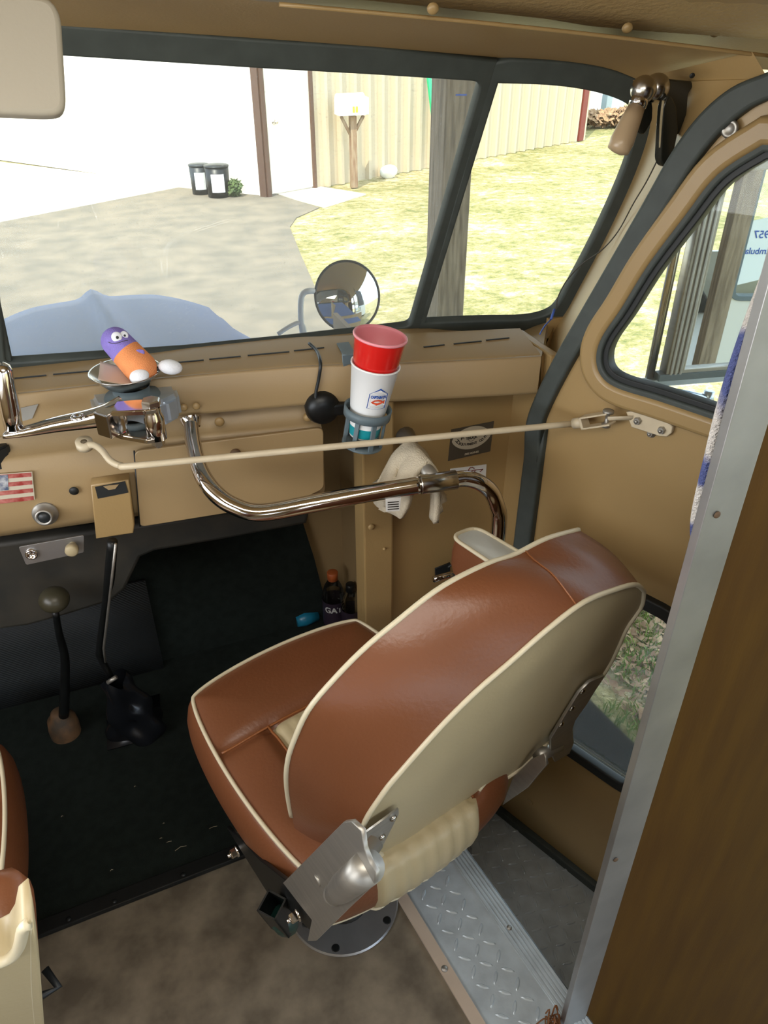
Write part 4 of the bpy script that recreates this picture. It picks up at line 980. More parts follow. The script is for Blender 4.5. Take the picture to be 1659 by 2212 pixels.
def wrap(me, ang0, z0_):
    # flat art (x right, y up, metres) -> round the cup
    for v in me.vertices:
        x, y, z = v.co; x *= 1.35; y *= 1.3; R_ = rad(z0_+y)+.0008+z; a = ang0-x/R_*-1
        v.co = Mcup @ Vector((R_*math.cos(a), R_*math.sin(a), z0_+y))
    return me
toc = (CAM-cA); toc = Mcup.to_3x3().inverted() @ toc; a_cam = math.atan2(toc.y, toc.x)
def flatp(pts, th=.0002):
    cu = bpy.data.curves.new('c', 'CURVE'); cu.dimensions = '2D'; cu.fill_mode = 'BOTH'; cu.extrude = th/2
    s = cu.splines.new('POLY'); d = []
    for i in range(len(pts)):
        a = Vector(pts[i]); b = Vector(pts[(i+1) % len(pts)]); nn = max(1, int((b-a).length/.003))
        for k in range(nn): d.append(a.lerp(b, k/nn))
    s.points.add(len(d)-1); s.use_cyclic_u = True
    for i, p in enumerate(d): s.points[i].co = (p.x, p.y, 0, 1)
    me = from_curve(cu); bpy.data.curves.remove(cu); return me
zb_ = HL*.52; ab = a_cam+.42
bdg = [(-.014, -.002), (.014, -.002), (.014, .022), (0, .032), (-.014, .022)]
obj('badge', wrap(flatp(bdg), ab, zb_), M['bluep'], wc)
bi = flatp([(-.0122, .0035), (.0122, .0035), (.0122, .0212), (0, .0296), (-.0122, .0212)])
for v in bi.vertices: v.co.z += .0003
obj('badge_field', wrap(bi, ab, zb_), M['cupwhite'], wc)
fish = [(-.010+.0, .009), (-.006, .0125), (0, .0138), (.005, .0125), (.0075, .0105), (.011, .013), (.010, .0095), (.011, .006), (.0075, .0085), (.004, .0062), (0, .0052), (-.002, .004), (-.003, .0058), (-.007, .0068)]
fm = flatp(fish)
for v in fm.vertices: v.co.z += .0006
obj('fish_emblem', wrap(fm, ab, zb_), M['orangep'], wc)
tm = textmesh("CAPTAIN D'S", .0062, Matrix.Translation((0, .0175, .0007)), bold=.0002, width=.023)
obj('lettering', wrap(tm, ab, zb_), M['bluep'], wc)
tm = textmesh("SEAFOOD KITCHEN", .0028, Matrix.Translation((0, .001, .0007)), width=.022)
obj('small_lettering', wrap(tm, ab, zb_), M['cupwhite'], wc)
axr = (at_y(825, 706, 1.225)-at_y(812, 783, 1.245)).normalized()
rc = thing('red_cup', 'red plastic cup nested in the top of the white cup', 'cup', cB)
Mr = axisM(cB-axc*.0, axc, (1, 0, 0))
obj('shell', lathe([(0, -.06), (.033, -.06), (.0415, .0), (.043, .004), (.0475, .05)], Mr, 40), M['cupred'], rc)
obj('lining', lathe([(0, -.055), (.032, -.055), (.0465, .05)], Mr, 40), M['cuppink'], rc)
obj('rim', lathe([(.0462, .049), (.0495, .049), (.0503, .0515), (.0495, .054), (.047, .054), (.0462, .049)], Mr, 40), M['cuppink'], rc)

# ---------------- wiper motor and cable behind the holder
wm = thing('wiper_motor', 'dark round wiper motor below the shelf left of the cup holder', 'motor', DF.px(695, 880))
obj('body', lathe([(0, 0), (.036, 0), (.037, .02), (.03, .034), (.012, .038), (0, .038)], axisM(DF.px(694, 872)+DF.N*.0, DF.N), 28), M['blackm'], wm)
obj('gearbox', box((-.018, -.012, 0), (.045, .014, .034), .005, DF.M(.002) @ Matrix.Translation((*DF.uv(718, 872), .0))), M['blackm'], wm)
obj('screw', rivet(DF.px(664, 898)+DF.N*.004, DF.N, .010, .01), M['tan'], wm)
tag(obj('cable', tube([at_z(668, 742, ZS+.012), at_z(684, 758, ZS+.01), DL.px(690, 780)+DL.N*.012, DL.px(686, 815)+DL.N*.012, DL.px(680, 845)+DL.N*.012, DF.px(678, 862)+DF.N*.03], .0035, 8, smooth_n=5), M['black']), 'black cable looping over the dash edge beside the cup holder', 'cable')

# ---------------- lever mechanism (chrome), bowl and plush toy
mb = thing('lever_mount', 'cast metal housing bolted to the dash under the bowl', 'housing', at_y(285, 900, 1.42))
Dh = Plane(at_z(190, 830, 1.165), (1, -.08, 0), (0, 1, 0))
top_z = 1.13
hp_ = [at_z(190, 838, top_z), at_z(205, 868, top_z), at_z(380, 865, top_z), at_z(378, 815, top_z), at_z(362, 812, top_z)]
def prism(pts, z0_, z1_, bev=.004):
    bm = bmesh.new(); lo = [bm.verts.new((p[0], p[1], z0_)) for p in pts]; hi = [bm.verts.new((p[0], p[1], z1_)) for p in pts]; n = len(pts)
    bm.faces.new(lo[::-1]); bm.faces.new(hi)
    for i in range(n): bm.faces.new((lo[i], lo[(i+1) % n], hi[(i+1) % n], hi[i]))
    bmesh.ops.recalc_face_normals(bm, faces=bm.faces)
    if bev: bmesh.ops.bevel(bm, geom=bm.edges[:], offset=bev, segments=3, affect='EDGES')
    return bm2me(bm)
hl = at_z(188, 838, top_z); hr_ = at_z(382, 838, top_z); yf = at_z(280, 872, top_z).y; yb_ = hl.y
M['cast'] = mat('polished_cast_metal', (200, 214, 230), .28, .75, var=.15, vs_=25)
obj('housing', prism([(hl.x, Lp[1].y+.0, 0), (hl.x+.008, yf+.02, 0), (hl.x+.05, yf-.01, 0), (hr_.x-.03, yf-.012, 0), (hr_.x+.0, yf+.012, 0), (hr_.x+.0, Lp[2].y+.03, 0)], top_z-.052, top_z, .009), M['cast'], mb)
bcx = at_z(286, 855, top_z)
obj('bowl_socket', lathe([(.052, 0), (.05, .004), (.034, .007), (.034, .02), (.036, .022)], Matrix.Translation(Vector((bcx.x, bcx.y, top_z))), 30), M['greyplast'], mb)
bowl_c = at_z(272, 815, top_z+.028)
bw = obj('ash_bowl', lathe([(0, .0), (.024, .0), (.04, .003), (.065, .028), (.066, .030), (.063, .0295), (.04, .007), (0, .003)], Matrix.Translation(Vector((bcx.x-.004, bcx.y+.004, top_z+.021))), 40), M['chrome_r'])
tag(bw, 'shallow metal bowl on the lever housing holding the plush toy', 'bowl')
bz = top_z+.021; bx, by = bcx.x-.004, bcx.y+.004
pc = grid([[Vector((bx-.05+.075*u+.01*v, by-.03+.06*v, bz+.012+.02*(1-u)**2+.01*v*v)) for u in [i/8 for i in range(9)]] for v in [j/8 for j in range(9)]], thick=.0006)
tag(obj('paper_scrap', pc, mat('pinkish_paper', (226, 206, 190), .7)), 'crumpled pale paper lying in the metal bowl under the toy', 'paper')
ty = thing('plush_toy', 'purple and orange plush pill toy with a face and white shoes', 'toy', (bx, by, bz+.01))
tH = at_y(248, 735, by+.02); tB = at_y(308, 800, by-.022)
td = (tB-tH).normalized(); tl_ = (tB-tH).length
rr_ = .027
prof = []
tot = tl_+.018
for k in range(25):
    t = k/24; z = -rr_*.5+t*(tl_+rr_*.9); prof.append((z,))
def caps(z0_, z1_, a, b):
    # capsule radius along axis between a..b
    out = []
    for k in range(20):
        z = z0_+(z1_-z0_)*k/19
        if z < a: rr = math.sqrt(max(0, rr_**2-(a-z)**2))
        elif z > b: rr = math.sqrt(max(0, (rr_*1.12)**2-(z-b)**2))
        else: rr = rr_*(1+.12*(z-a)/(b-a))
        out.append((rr, z))
    return out
Mt_ = axisM(tH, td, (1, 0, 0)); zA = 0.004; zB = tl_-.006; split = tl_*.40
Mt_ = axisM(tH, td, -(CAM-tH))
hd = caps(zA-rr_, split, zA, zB); bd = caps(split, zB+rr_*1.12, zA, zB)
obj('head', lathe(hd, Mt_, 32), M['purple'], ty); obj('body', lathe(bd, Mt_, 32), M['orange'], ty)
def onbody(px, py, push=0):
    """point of the toy surface seen through a pixel"""
    d = ray(px, py).normalized(); Mi = Mt_.inverted(); o = Mi @ CAM; e = Mi.to_3x3() @ d
    a_ = e.x**2+e.y**2; b_ = 2*(o.x*e.x+o.y*e.y); c_ = o.x**2+o.y**2-(rr_*1.03+push)**2; D_ = b_*b_-4*a_*c_
    t = (-b_-math.sqrt(max(D_, 0)))/(2*a_); return CAM+d*t
for (x, y, r) in ((252, 728, .0095), (268, 724, .0075)):
    p = onbody(x, y); nn = (CAM-p).normalized()
    e = obj('eye', sphere(p, r, 16, (1, 1, .35), Mx=axisM((0, 0, 0), nn)), M['whitepl'], ty)
    obj('pupil', sphere(p+nn*r*.34+Vector((.001, 0, -.001)), r*.3, 10), M['black'], e)
obj('mouth', tube([onbody(x, y, .0004) for x, y in ((234, 739), (242, 742), (254, 741), (266, 737), (276, 735))], .0006, 6, smooth_n=3), M['ink'], ty)
obj('chest_patch', sphere(onbody(301, 762), .0065, 14, (1.5, 1, .25), Mx=axisM((0, 0, 0), (CAM-tH).normalized(), (1, 0, 0))), M['purple'], ty)
for (x, y, ax2, px_, py_) in ((301, 813, 0, 300, 795), (368, 793, 1, 335, 797)):
    c = at_y(x, y, by-.045 if ax2 == 0 else by-.03); a_ = at_y(px_, py_, by-.025)
    obj('leg', tube([a_, a_.lerp(c, .6)], .0045, 10), M['black'], ty, smooth=True)
    obj('shoe', sphere(c, .0165, 20, (1.35 if ax2 else 1.1, .8, .85), Mx=Matrix.Rotation(.3 if ax2 else -.3, 3, 'Y').to_4x4()), M['whitepl'], ty)
# chrome lever arm
lv = thing('door_lever', 'chrome lever arm with an upright chrome grip in front of the dash', 'lever', at_z(170, 920, 1.1))
zl = 1.085
def lz(x, y, z=zl): return at_z(x, y, z)
armpts = [(10, 938, 1.115), (60, 930, 1.12), (120, 917, 1.127), (180, 907, 1.132), (235, 896, 1.14), (265, 886, 1.143)]
def armsurf():
    rows = []
    W_ = [.012, .013, .015, .017, .018, .019]; H_ = [.006, .009, .013, .016, .021, .026]
    P_ = [at_z(x, y, z) for x, y, z in armpts]; Pn = catmull(P_, 5); n = len(Pn)
    for i, p in enumerate(Pn):
        s = i/(n-1)*5; j = min(int(s), 4); f = s-j; w = W_[j]*(1-f)+W_[j+1]*f; h = H_[j]*(1-f)+H_[j+1]*f
        t = (Pn[min(i+1, n-1)]-Pn[max(i-1, 0)]).normalized(); sd_ = Vector((-t.y, t.x, 0)).normalized(); row = []
        for k in range(20):
            a = 2*math.pi*k/20; c, s2 = math.cos(a), math.sin(a)
            row.append(p+sd_*(w*math.copysign(abs(c)**.7, c))+UP*(h*math.copysign(abs(s2)**.7, s2)))
        rows.append(row)
    bm = bmesh.new(); bm.from_mesh(grid(rows, closed_v=True)); bmesh.ops.holes_fill(bm, edges=bm.edges[:]); m_ = bpy.data.meshes.new('a'); bm.to_mesh(m_); bm.free(); return m_
obj('arm', armsurf(), M['chrome'], lv, smooth=True)
pv = at_z(318, 880, 1.112)
def slab(pts, z0_, th): return prism([at_z(x, y, z0_) for x, y in pts], z0_-th/2, z0_+th/2, .0025)
up_slab = [(240, 893), (256, 868), (300, 862), (338, 868), (346, 880), (338, 892), (300, 890)]
obj('upper_fork', slab([(238, 895), (252, 872), (298, 868), (335, 866), (345, 876), (340, 888), (312, 892), (290, 893)], 1.165, .010), M['chrome'], lv)
lo_slab = [(215, 930), (240, 905), (300, 915), (345, 930), (352, 940), (340, 952), (315, 955), (260, 945)]
obj('lower_fork', slab(lo_slab, 1.108, .010), M['chrome'], lv)
obj('fork_web', slab([(205, 915), (240, 890), (264, 888), (270, 906), (236, 925)], 1.136, .046), M['chrome'], lv)
pp2 = at_z(328, 880, 1.165)
obj('pivot_barrel', lathe([(0, -.06), (.017, -.06), (.0175, -.02), (.014, -.01), (.014, .0)], Matrix.Translation(pp2), 24), M['chrome'], lv)
obj('bolt_head', lathe([(0, .004), (.017, .004), (.017, .013), (.015, .0155), (0, .0155)], Matrix.Translation(pp2) @ Matrix.Rotation(.3, 4, 'Z'), 6, False), M['chrome_r'], lv)
obj('lower_nut', lathe([(0, -.078), (.006, -.078), (.006, -.072), (.012, -.072), (.012, -.06), (0, -.06)], Matrix.Translation(pp2), 6, False), M['chrome_r'], lv)
hp2 = at_z(168, 903, 1.147)
obj('top_bushing', lathe([(.012, 0), (.012, .004), (.008, .006), (.004, .005), (.003, .002), (0, .002)], Matrix.Translation(hp2), 20), M['chrome'], lv)
ga = at_z(30, 925, 1.125); gb_ = at_y(5, 790, ga.y+.0)
obj('grip', tube([ga, ga.lerp(gb_, .3), ga.lerp(gb_, .92), gb_, gb_+(gb_-ga).normalized()*.006], [.0155, .0165, .0148, .012, .003], 20), M['chrome'], lv, smooth=True)
tag(obj('dash_bracket', prism([at_z(-30, 965, 1.0), at_z(40, 955, 1.0), at_z(25, 990, 1.0), at_z(-5, 1005, 1.0), at_z(-30, 1005, 1.0)], .985, 1.03, .004), M['black']), 'black bracket under the chrome lever grip', 'bracket')

# ---------------- gear lever, hand brake
gl = thing('gear_lever', 'gear lever with a large worn ball knob', 'lever', at_z(142, 1600, .01))
gb0 = at_z(142, 1595, .01); gy = gb0.y
g_top = at_y(117, 1295, gy-.16)
obj('knob', sphere(g_top, .034, 28, (1, 1, .86)), M['olive'], gl)
obj('stick', tube([at_y(120, 1322, gy-.14), at_y(128, 1370, gy-.10), at_y(140, 1420, gy-.06), at_y(140, 1480, gy-.03), at_y(138, 1545, gy-.005)], [.008, .009, .011, .0125, .014], 12, smooth_n=4), M['blackm'], gl, smooth=True)
obj('rubber_cup', lathe([(.041, 0), (.042, .03), (.038, .06), (.028, .068), (.024, .085), (.0165, .09), (0, .09)], Matrix.Translation(at_z(143, 1583, .008)), 26), M['rust'], gl)
hb = thing('hand_brake', 'black hand brake lever rising from a glossy boot', 'lever', at_z(290, 1560, .01))
hy = at_z(290, 1560, .01).y
obj('stick', tube([at_y(243, 1170, hy-.27), at_y(236, 1250, hy-.22), at_y(228, 1300, hy-.19), at_y(215, 1400, hy-.12), at_y(217, 1420, hy-.11), at_y(240, 1462, hy-.07)], [.011, .012, .008, .009, .009, .008], 10, smooth_n=4), M['blackm'], hb, smooth=True)
obj('release_rod', tube([at_y(250, 1175, hy-.28), at_y(240, 1265, hy-.24), at_y(224, 1400, hy-.15), at_y(228, 1430, hy-.12)], .003, 8), M['steel'], hb, smooth=True)
def boot():
    a = at_y(245, 1470, hy-.06); b = at_z(305, 1575, .01); rows = []
    for k in range(25):
        t = k/24; c = a.lerp(b, t); r = .03+.045*t; row = []
        for j in range(40):
            an = 2*math.pi*j/40; rr = r*(1+.16*math.sin(3*an+5*t)+.1*math.sin(5*an-9*t)+.06*math.sin(t*16))
            row.append(c+Vector((rr*math.cos(an), rr*.8*math.sin(an), .02*math.sin(an*2+t*4)*(1-t))))
        rows.append(row)
    return grid(rows, closed_v=True)
obj('boot', boot(), M['boot'], hb, smooth=True)
bf = [at_z(x, y, .012) for x, y in ((232, 1622), (350, 1590), (345, 1500), (230, 1530))]
obj('boot_flange', grid([[bf[0], bf[1]], [bf[3], bf[2]]], thick=.003), M['boot'], hb)
obj('clamp', join([tube([at_y(232, 1475, hy-.10), at_y(252, 1462, hy-.10)], .006, 10)]), M['steel'], hb)

# ---------------- bottles beside the seat
def bottle(px, pyt, yy, zbot, h, r, cap, label, lab, nm):
    b = at_y(px, pyt, yy); z0_ = b.z-h; t = thing(nm, lab, 'bottle', (b.x, b.y, z0_))
    Mb = Matrix.Translation((b.x, b.y, z0_))
    prof = [(0, .0), (r*.9, 0), (r, .006)]+[(r*(1-.04*(k % 2)), .01+k*.006) for k in range(int((h*.62)/.006))]+[(r*.97, h*.66), (r*.75, h*.78), (r*.42, h*.88), (r*.40, h*.90)]
    obj('body', lathe(prof, Mb, 28), M['bottleglass'], t)
    obj('cap', lathe([(r*.40, h*.88), (r*.46, h*.885), (r*.47, h), (r*.42, h*1.005), (0, h*1.005)], Mb, 24), cap, t)
    lb_ = obj('wrap_label', lathe([(r*1.015, h*.18), (r*1.015, h*.58)], Mb, 32), label, t)
    return t, Mb, r, h
bt, Mb, r_, h_ = bottle(718, 1236, at_z(718, 1236, .245).y, 0, .245, .037, M['capbrown'], M['bottle_dark'], 'clear drink bottle with an orange cap and dark label', 'drink_bottle')
a_ = math.atan2(-Mb.translation.y, -Mb.translation.x)
gt = textmesh('GATORADE', .03, Matrix.Identity(4), bold=.001)
for v in gt.vertices:
    x, y, z = v.co; an = a_+(x+.048)/(r_*1.03); v.co = Mb @ Vector((r_*1.03*math.cos(an), r_*1.03*math.sin(an), h_*.47+y))
obj('lettering', gt, M['white'], bt)
bt2, Mb2, _, _ = bottle(757, 1262, at_z(757, 1262, .225).y, 0, .225, .032, M['blackm'], M['bottle_dark'], 'dark bottle standing behind the clear orange-capped one', 'dark_bottle')
wr = tube([at_z(640, 1342, .035), at_z(657, 1336, .037), at_z(684, 1328, .033)], [.020, .027, .022], 10)
tag(obj('blue_wrapper', wr, M['bluefoil']), 'shiny blue wrapper lying by the bottles on the floor', 'wrapper')

# ---------------- fire extinguisher
fe = thing('fire_extinguisher', 'red fire extinguisher with a chrome valve beside the seat', 'extinguisher', at_y(960, 1290, 1.27))
fc_ = at_y(975, 1262, 1.27)
obj('cylinder', lathe([(0, -.26), (.036, -.26), (.04, -.25), (.04, -.05), (.034, -.025), (.016, -.012), (0, -.01)], Matrix.Translation(fc_), 28), M['red'], fe)
obj('nozzle', tube([at_y(938, 1251, 1.235), at_y(965, 1243, 1.25), at_y(990, 1237, 1.26)], [.0075, .0065, .009], 14), M['chrome'], fe, smooth=True)
obj('valve', join([lathe([(0, -.03), (.013, -.03), (.014, -.005), (.010, .008), (0, .008)], Matrix.Translation(at_y(988, 1240, 1.26)), 16), tube([at_y(985, 1235, 1.26), at_y(1005, 1222, 1.26)], .006, 10)]), M['chrome'], fe)
obj('lever_handle', tube([at_y(968, 1225, 1.25), at_y(985, 1215, 1.255), at_y(1002, 1213, 1.26)], [.004, .006, .006], 8, flat=.5), M['black'], fe)
obj('mount_strap', plate(Plane((0, KY-.04, 0), (1, 0, 0), UP), [(940, 1228), (972, 1215), (972, 1240), (940, 1246)], th=.004), M['black'], fe)

# ---------------- sun visor, spotlight handle, wire
vp = Plane(at_y(60, 100, 1.02), (1, .05, 0), (0, .28, 1))
vis = obj('sun_visor', plate(vp, rnd([vp.uv(*p) for p in ((-140, 2), (98, 12), (118, 40), (130, 238), (100, 242), (-140, 232))], .012), th=.018, uvs=True, bev=.006), M['visor'])
tag(vis, 'grey padded sun visor at the upper left of the windshield', 'sun visor')
sp = thing('spotlight_handle', 'spotlight control handle with a chrome ball joint and tan grip', 'handle', at_y(1395, 200, 1.12))
ys_ = 1.10
bc1 = at_y(1390, 193, ys_)
obj('ball_joint', sphere(bc1, .0195, 28), M['chrome_r'], sp)
obj('housing', sphere(at_y(1418, 190, ys_+.02), .021, 24), M['chrome_r'], sp)
nk = at_y(1379, 222, ys_-.003); gtip = at_y(1335, 322, ys_-.02)
obj('ferrule', tube([at_y(1387, 203, ys_), nk, at_y(1376, 231, ys_-.003)], [.013, .0145, .0135], 20), M['chrome'], sp, smooth=True)
obj('grip', tube([at_y(1377, 228, ys_-.003), at_y(1362, 262, ys_-.01), at_y(1344, 305, ys_-.017), at_y(1341, 311, ys_-.018), at_y(1335, 325, ys_-.02), at_y(1332, 331, ys_-.02)], [.0125, .0155, .0185, .0178, .017, .008], 20), M['grip'], sp, smooth=True)
hg = thing('visor_bracket', 'black curved plastic clip hanging beside the spotlight handle', 'clip', at_y(1450, 240, 1.11))
M['glossblack'] = mat('glossy_black_plastic', (40, 40, 34), .22)
HP = Plane(at_y(1450, 240, 1.115), (1, .1, 0), UP)
def blade(pts, th, w): return plate(HP, rnd([HP.uv(*p) for p in pts], .006), th=th, uvs=True, w=w, bev=.003)
obj('rear_blade', blade([(1432, 174), (1492, 180), (1478, 200), (1474, 250), (1462, 285), (1450, 287), (1441, 275), (1438, 240), (1430, 210)], .008, 0), M['glossblack'], hg)
obj('front_blade', blade([(1428, 205), (1440, 230), (1444, 280), (1436, 320), (1430, 350), (1418, 354), (1411, 340), (1414, 280), (1418, 225)], .009, .012), M['glossblack'], hg)
obj('left_blade', blade([(1405, 215), (1413, 230), (1412, 262), (1396, 290), (1386, 272), (1392, 240)], .008, -.012), M['glossblack'], hg)
obj('edge', tube([HP.P(*HP.uv(x, y), .016) for x, y in ((1417, 215), (1413, 250), (1411, 300), (1412, 338))], .0022, 6, smooth_n=3), M['cream'], hg)
wpts = [(1418, 350, .02), (1395, 395, .0), (1368, 440, .0), (1335, 500, .0), (1300, 540, 0), (1258, 570, 0), (1225, 605, 0), (1206, 640, 0), (1202, 665, 0)]
wy = [1.12, 1.16, 1.19, 1.23, 1.26, 1.30, 1.33, 1.34, 1.34]
wpp = [at_y(x, y, yy-.012) for (x, y, _), yy in zip(wpts, wy)]
wi = thing('antenna_wire', 'thin wire running down the windshield pillar to a blue connector', 'wire', wpp[-1])
obj('lead', tube(wpp, .0013, 6, smooth_n=5), M['ink'], wi)
obj('connector', tube([at_y(1198, 668, 1.33), at_y(1190, 690, 1.32)], .0028, 8), M['bluewire'], wi)
obj('tail', tube([at_y(1190, 690, 1.32), at_y(1176, 705, 1.31), at_y(1166, 722, 1.30)], .0015, 6, smooth_n=3), M['bluewire'], wi)
# loose wire along the header
tag(obj('header_wire', tube([at_y(400, -10, 1.2), at_y(450, 2, 1.2), at_y(500, 4, 1.2), at_y(538, -6, 1.2)], .0015, 6, smooth_n=4), M['ink']), 'thin dark wire sagging at the top edge of the header', 'wire')
# fibre tuft at lower right
hm = []
for k in range(26):
    a0_ = at_z(1195+random.uniform(-14, 14), 2206+random.uniform(-12, 14), .02); p1 = a0_+Vector((random.uniform(-.02, .02), random.uniform(-.03, .01), random.uniform(.0, .03))); p2 = p1+Vector((random.uniform(-.02, .01), random.uniform(-.03, 0), -.01)); hm.append(tube([a0_, p1, p2], .0016, 5, smooth_n=3))
tag(obj('rope_fringe', join(hm), M['hair']), 'frayed brown rope end at the foot of the partition', 'rope')
# lint on the mat
lt = []
for (x, y, l) in ((360, 1820, .012), (378, 1838, .03), (352, 1780, .005), (345, 1812, .006), (238, 1882, .008), (132, 1765, .006), (290, 1700, .005), (452, 1790, .02)):
    p = at_z(x, y, .0095); an = random.uniform(-.3, .6); lt.append(tube([p, p+Vector((math.cos(an)*l/2, math.sin(an)*l/2, .002)), p+Vector((math.cos(an)*l, math.sin(an)*l*.4, 0))], .0006, 4))
tag(obj('carpet_lint', join(lt), M['cream']), 'bits of pale lint scattered on the black carpet', 'lint', kind='stuff')

# ================================================================== OUTSIDE
GZ = -.70
def gz(x, y, z=GZ): return at_z(x, y, z)
ground = obj('ground', box((-60, -30, GZ-.3), (80, 90, GZ-.012)), M['lawn']); struct(ground, 'sunlit patchy lawn')
asp = [(-14, -8), (1.35, -8), (1.45, .6)]
e1 = [gz(1350, 1640), gz(1300, 1560), gz(1240, 1530)]
asp = [(-20, -12), (1.75, -12), (1.72, .8)]+[(p.x, p.y) for p in e1]+[(1.75, 3.0), (1.85, 5.0), (2.0, 6.6)]
asp += [(p.x, p.y) for p in (gz(672, 600), gz(650, 550), gz(626, 490), gz(640, 470), gz(690, 448), gz(592, 418), gz(420, 405), gz(385, 405), gz(0, 480))]+[(-20, 9.5)]
struct(obj('driveway', plate(Plane((0, 0, GZ), (1, 0, 0), (0, 1, 0)), asp, th=.02, uvs=True, w=-.01), M['asphalt']), 'asphalt driveway')
con = [gz(385, 405), gz(0, 480), Vector((-20, 9.5, 0)), Vector((-20, 40, 0)), gz(-200, 325), gz(390, 399), gz(575, 424)]
struct(obj('apron', plate(Plane((0, 0, GZ), (1, 0, 0), (0, 1, 0)), [(p[0], p[1]) for p in con], th=.02, uvs=True, w=-.004), M['concrete']), 'bright concrete apron')
slab2 = [gz(592, 418), gz(680, 402), gz(790, 420), gz(700, 448)]
struct(obj('door_slab', plate(Plane((0, 0, GZ), (1, 0, 0), (0, 1, 0)), [(p[0], p[1]) for p in slab2], th=.02, uvs=True, w=.0), M['concrete']), 'concrete slab at the shed door')
# grass blades and fallen leaves beside the step, seen through the lower door window
def blades():
    bm = bmesh.new(); R_ = random.Random(3); c0_ = gz(1385, 1470)
    for k in range(9000):
        x = c0_.x+R_.gauss(0.15, .55); y = c0_.y+R_.gauss(0, .55)
        if x < 1.62 or (x < 1.80 and y > 1.75): continue
        h = R_.uniform(.02, .07); a = R_.uniform(0, 6.28); w = .0035; lx, ly = R_.uniform(-.03, .03), R_.uniform(-.03, .03)
        p = Vector((x, y, GZ-.005)); d = Vector((math.cos(a)*w, math.sin(a)*w, 0)); m_ = p+Vector((lx*.4, ly*.4, h*.6)); t_ = p+Vector((lx, ly, h))
        v = [bm.verts.new(q_) for q_ in (p-d, p+d, m_+d*.7, t_, m_-d*.7)]; bm.faces.new(v)
    me = bpy.data.meshes.new('b'); bm.to_mesh(me); bm.free(); return me
tag(obj('grass_blades', blades(), M['blade']), 'green grass blades growing beside the driveway below the door', 'grass', kind='stuff')
def leaves():
    bm = bmesh.new(); R_ = random.Random(5); c0_ = gz(1400, 1400)
    for k in range(1500):
        x = c0_.x+R_.gauss(.05, .28); y = c0_.y+R_.gauss(0.05, .35)
        if x < 1.72: continue
        p = Vector((x, y, GZ+R_.uniform(0, .025))); a = R_.uniform(0, 6.28); l = R_.uniform(.015, .04)
        d1 = Vector((math.cos(a)*l, math.sin(a)*l, R_.uniform(-.3, .3)*l)); d2 = Vector((-math.sin(a)*l*.4, math.cos(a)*l*.4, R_.uniform(-.2, .4)*l))
        bm.faces.new([bm.verts.new(q_) for q_ in (p-d1, p-d2, p+d1, p+d2)])
    me = bpy.data.meshes.new('b'); bm.to_mesh(me); bm.free(); return me
tag(obj('leaf_litter', leaves(), M['leaf']), 'dry fallen leaves scattered in the grass below the door', 'leaves', kind='stuff')
# workshop building
c_ = gz(578, 425); la = gz(385, 398); rbp = gz(1250, 303)
dl = (la-c_).normalized(); dr_ = (rbp-c_).normalized(); BH = 4.6
bd_ = thing('workshop', 'tan ribbed metal workshop with a white door and garage wall', 'building', c_)
LWp = Plane(c_, -dl, UP); RWp = Plane(c_, dr_, UP)
Ll = 22.0; Lr = (rbp-c_).length
lwm = plate(LWp, [(-Ll, 0), (0, 0), (0, BH), (-Ll, BH)], th=.1, uvs=True, w=-.05)
obj('garage_wall', lwm, M['garage'], bd_)
for px_ in (385,):
    u = LWp.uv(385, 400)[0]; obj('panel_joint', box((u-.02, 0, -.005), (u+.02, BH, .02), 0, LWp.M(.0)), M['garage'], bd_)
obj('wall_sill', box((-Ll, 0, 0), (LWp.uv(385, 400)[0], .05, .05), 0, LWp.M(0)), M['concrete'], bd_)
dx0 = RWp.uv(588, 420)[0]; dx1 = RWp.uv(676, 402)[0]; rt = Lr
# ribbed siding: profile extruded upward
def ribs(u0_, u1_, v0_, v1_, pitch=.30):
    prof_ = []; u = u0_
    while u < u1_: prof_ += [(u, 0), (u+pitch*.62, 0), (u+pitch*.68, .075), (u+pitch*.86, .075), (u+pitch*.96, 0)]; u += pitch
    P_ = [[RWp.P(a, v, w) for a, w in prof_] for v in (v0_, v1_)]; g = grid(P_); g.polygons.foreach_set('use_smooth', [False]*len(g.polygons)); return g
obj('ribbed_siding', ribs(dx1+.05, rt, 0, BH), M['siding'], bd_)
obj('wall_over_door', plate(RWp, [(0, 2.25), (dx1+.05, 2.25), (dx1+.05, BH), (0, BH)], th=.06, uvs=True, w=-.03), M['siding'], bd_)
dwd = obj('steel_door', plate(RWp, [(dx0, .03), (dx1, .03), (dx1, 2.2), (dx0, 2.2)], th=.05, uvs=True, w=-.02), M['doorw'], bd_)
obj('door_knob', join([lathe([(0, 0), (.035, 0), (.035, .01), (.012, .012), (.012, .045), (.03, .055), (.03, .08), (0, .09)], axisM(RWp.px(591, 263), RWp.N), 16)]), M['chrome'], dwd)
obj('door_frame', join([box((dx1, 0, -.02), (dx1+.05, 2.25, .05), 0, RWp.M(0)), box((dx0-.05, 2.2, -.02), (dx1+.05, 2.26, .05), 0, RWp.M(0))]), M['brownw'], bd_)
obj('corner_trim', join([box((-.02, 0, -.02), (.05, BH, .05), 0, RWp.M(0)), box((-.10, 0, -.02), (.02, BH, .05), 0, LWp.M(0))]), M['brownw'], bd_)
obj('end_trim', box((rt-.12, 0, -.02), (rt+.05, BH, .08), 0, RWp.M(0)), M['redtrim'], bd_)
obj('end_wall', box((rt, 0, -8), (rt+.05, BH, 0), 0, RWp.M(0)), M['siding'], bd_)
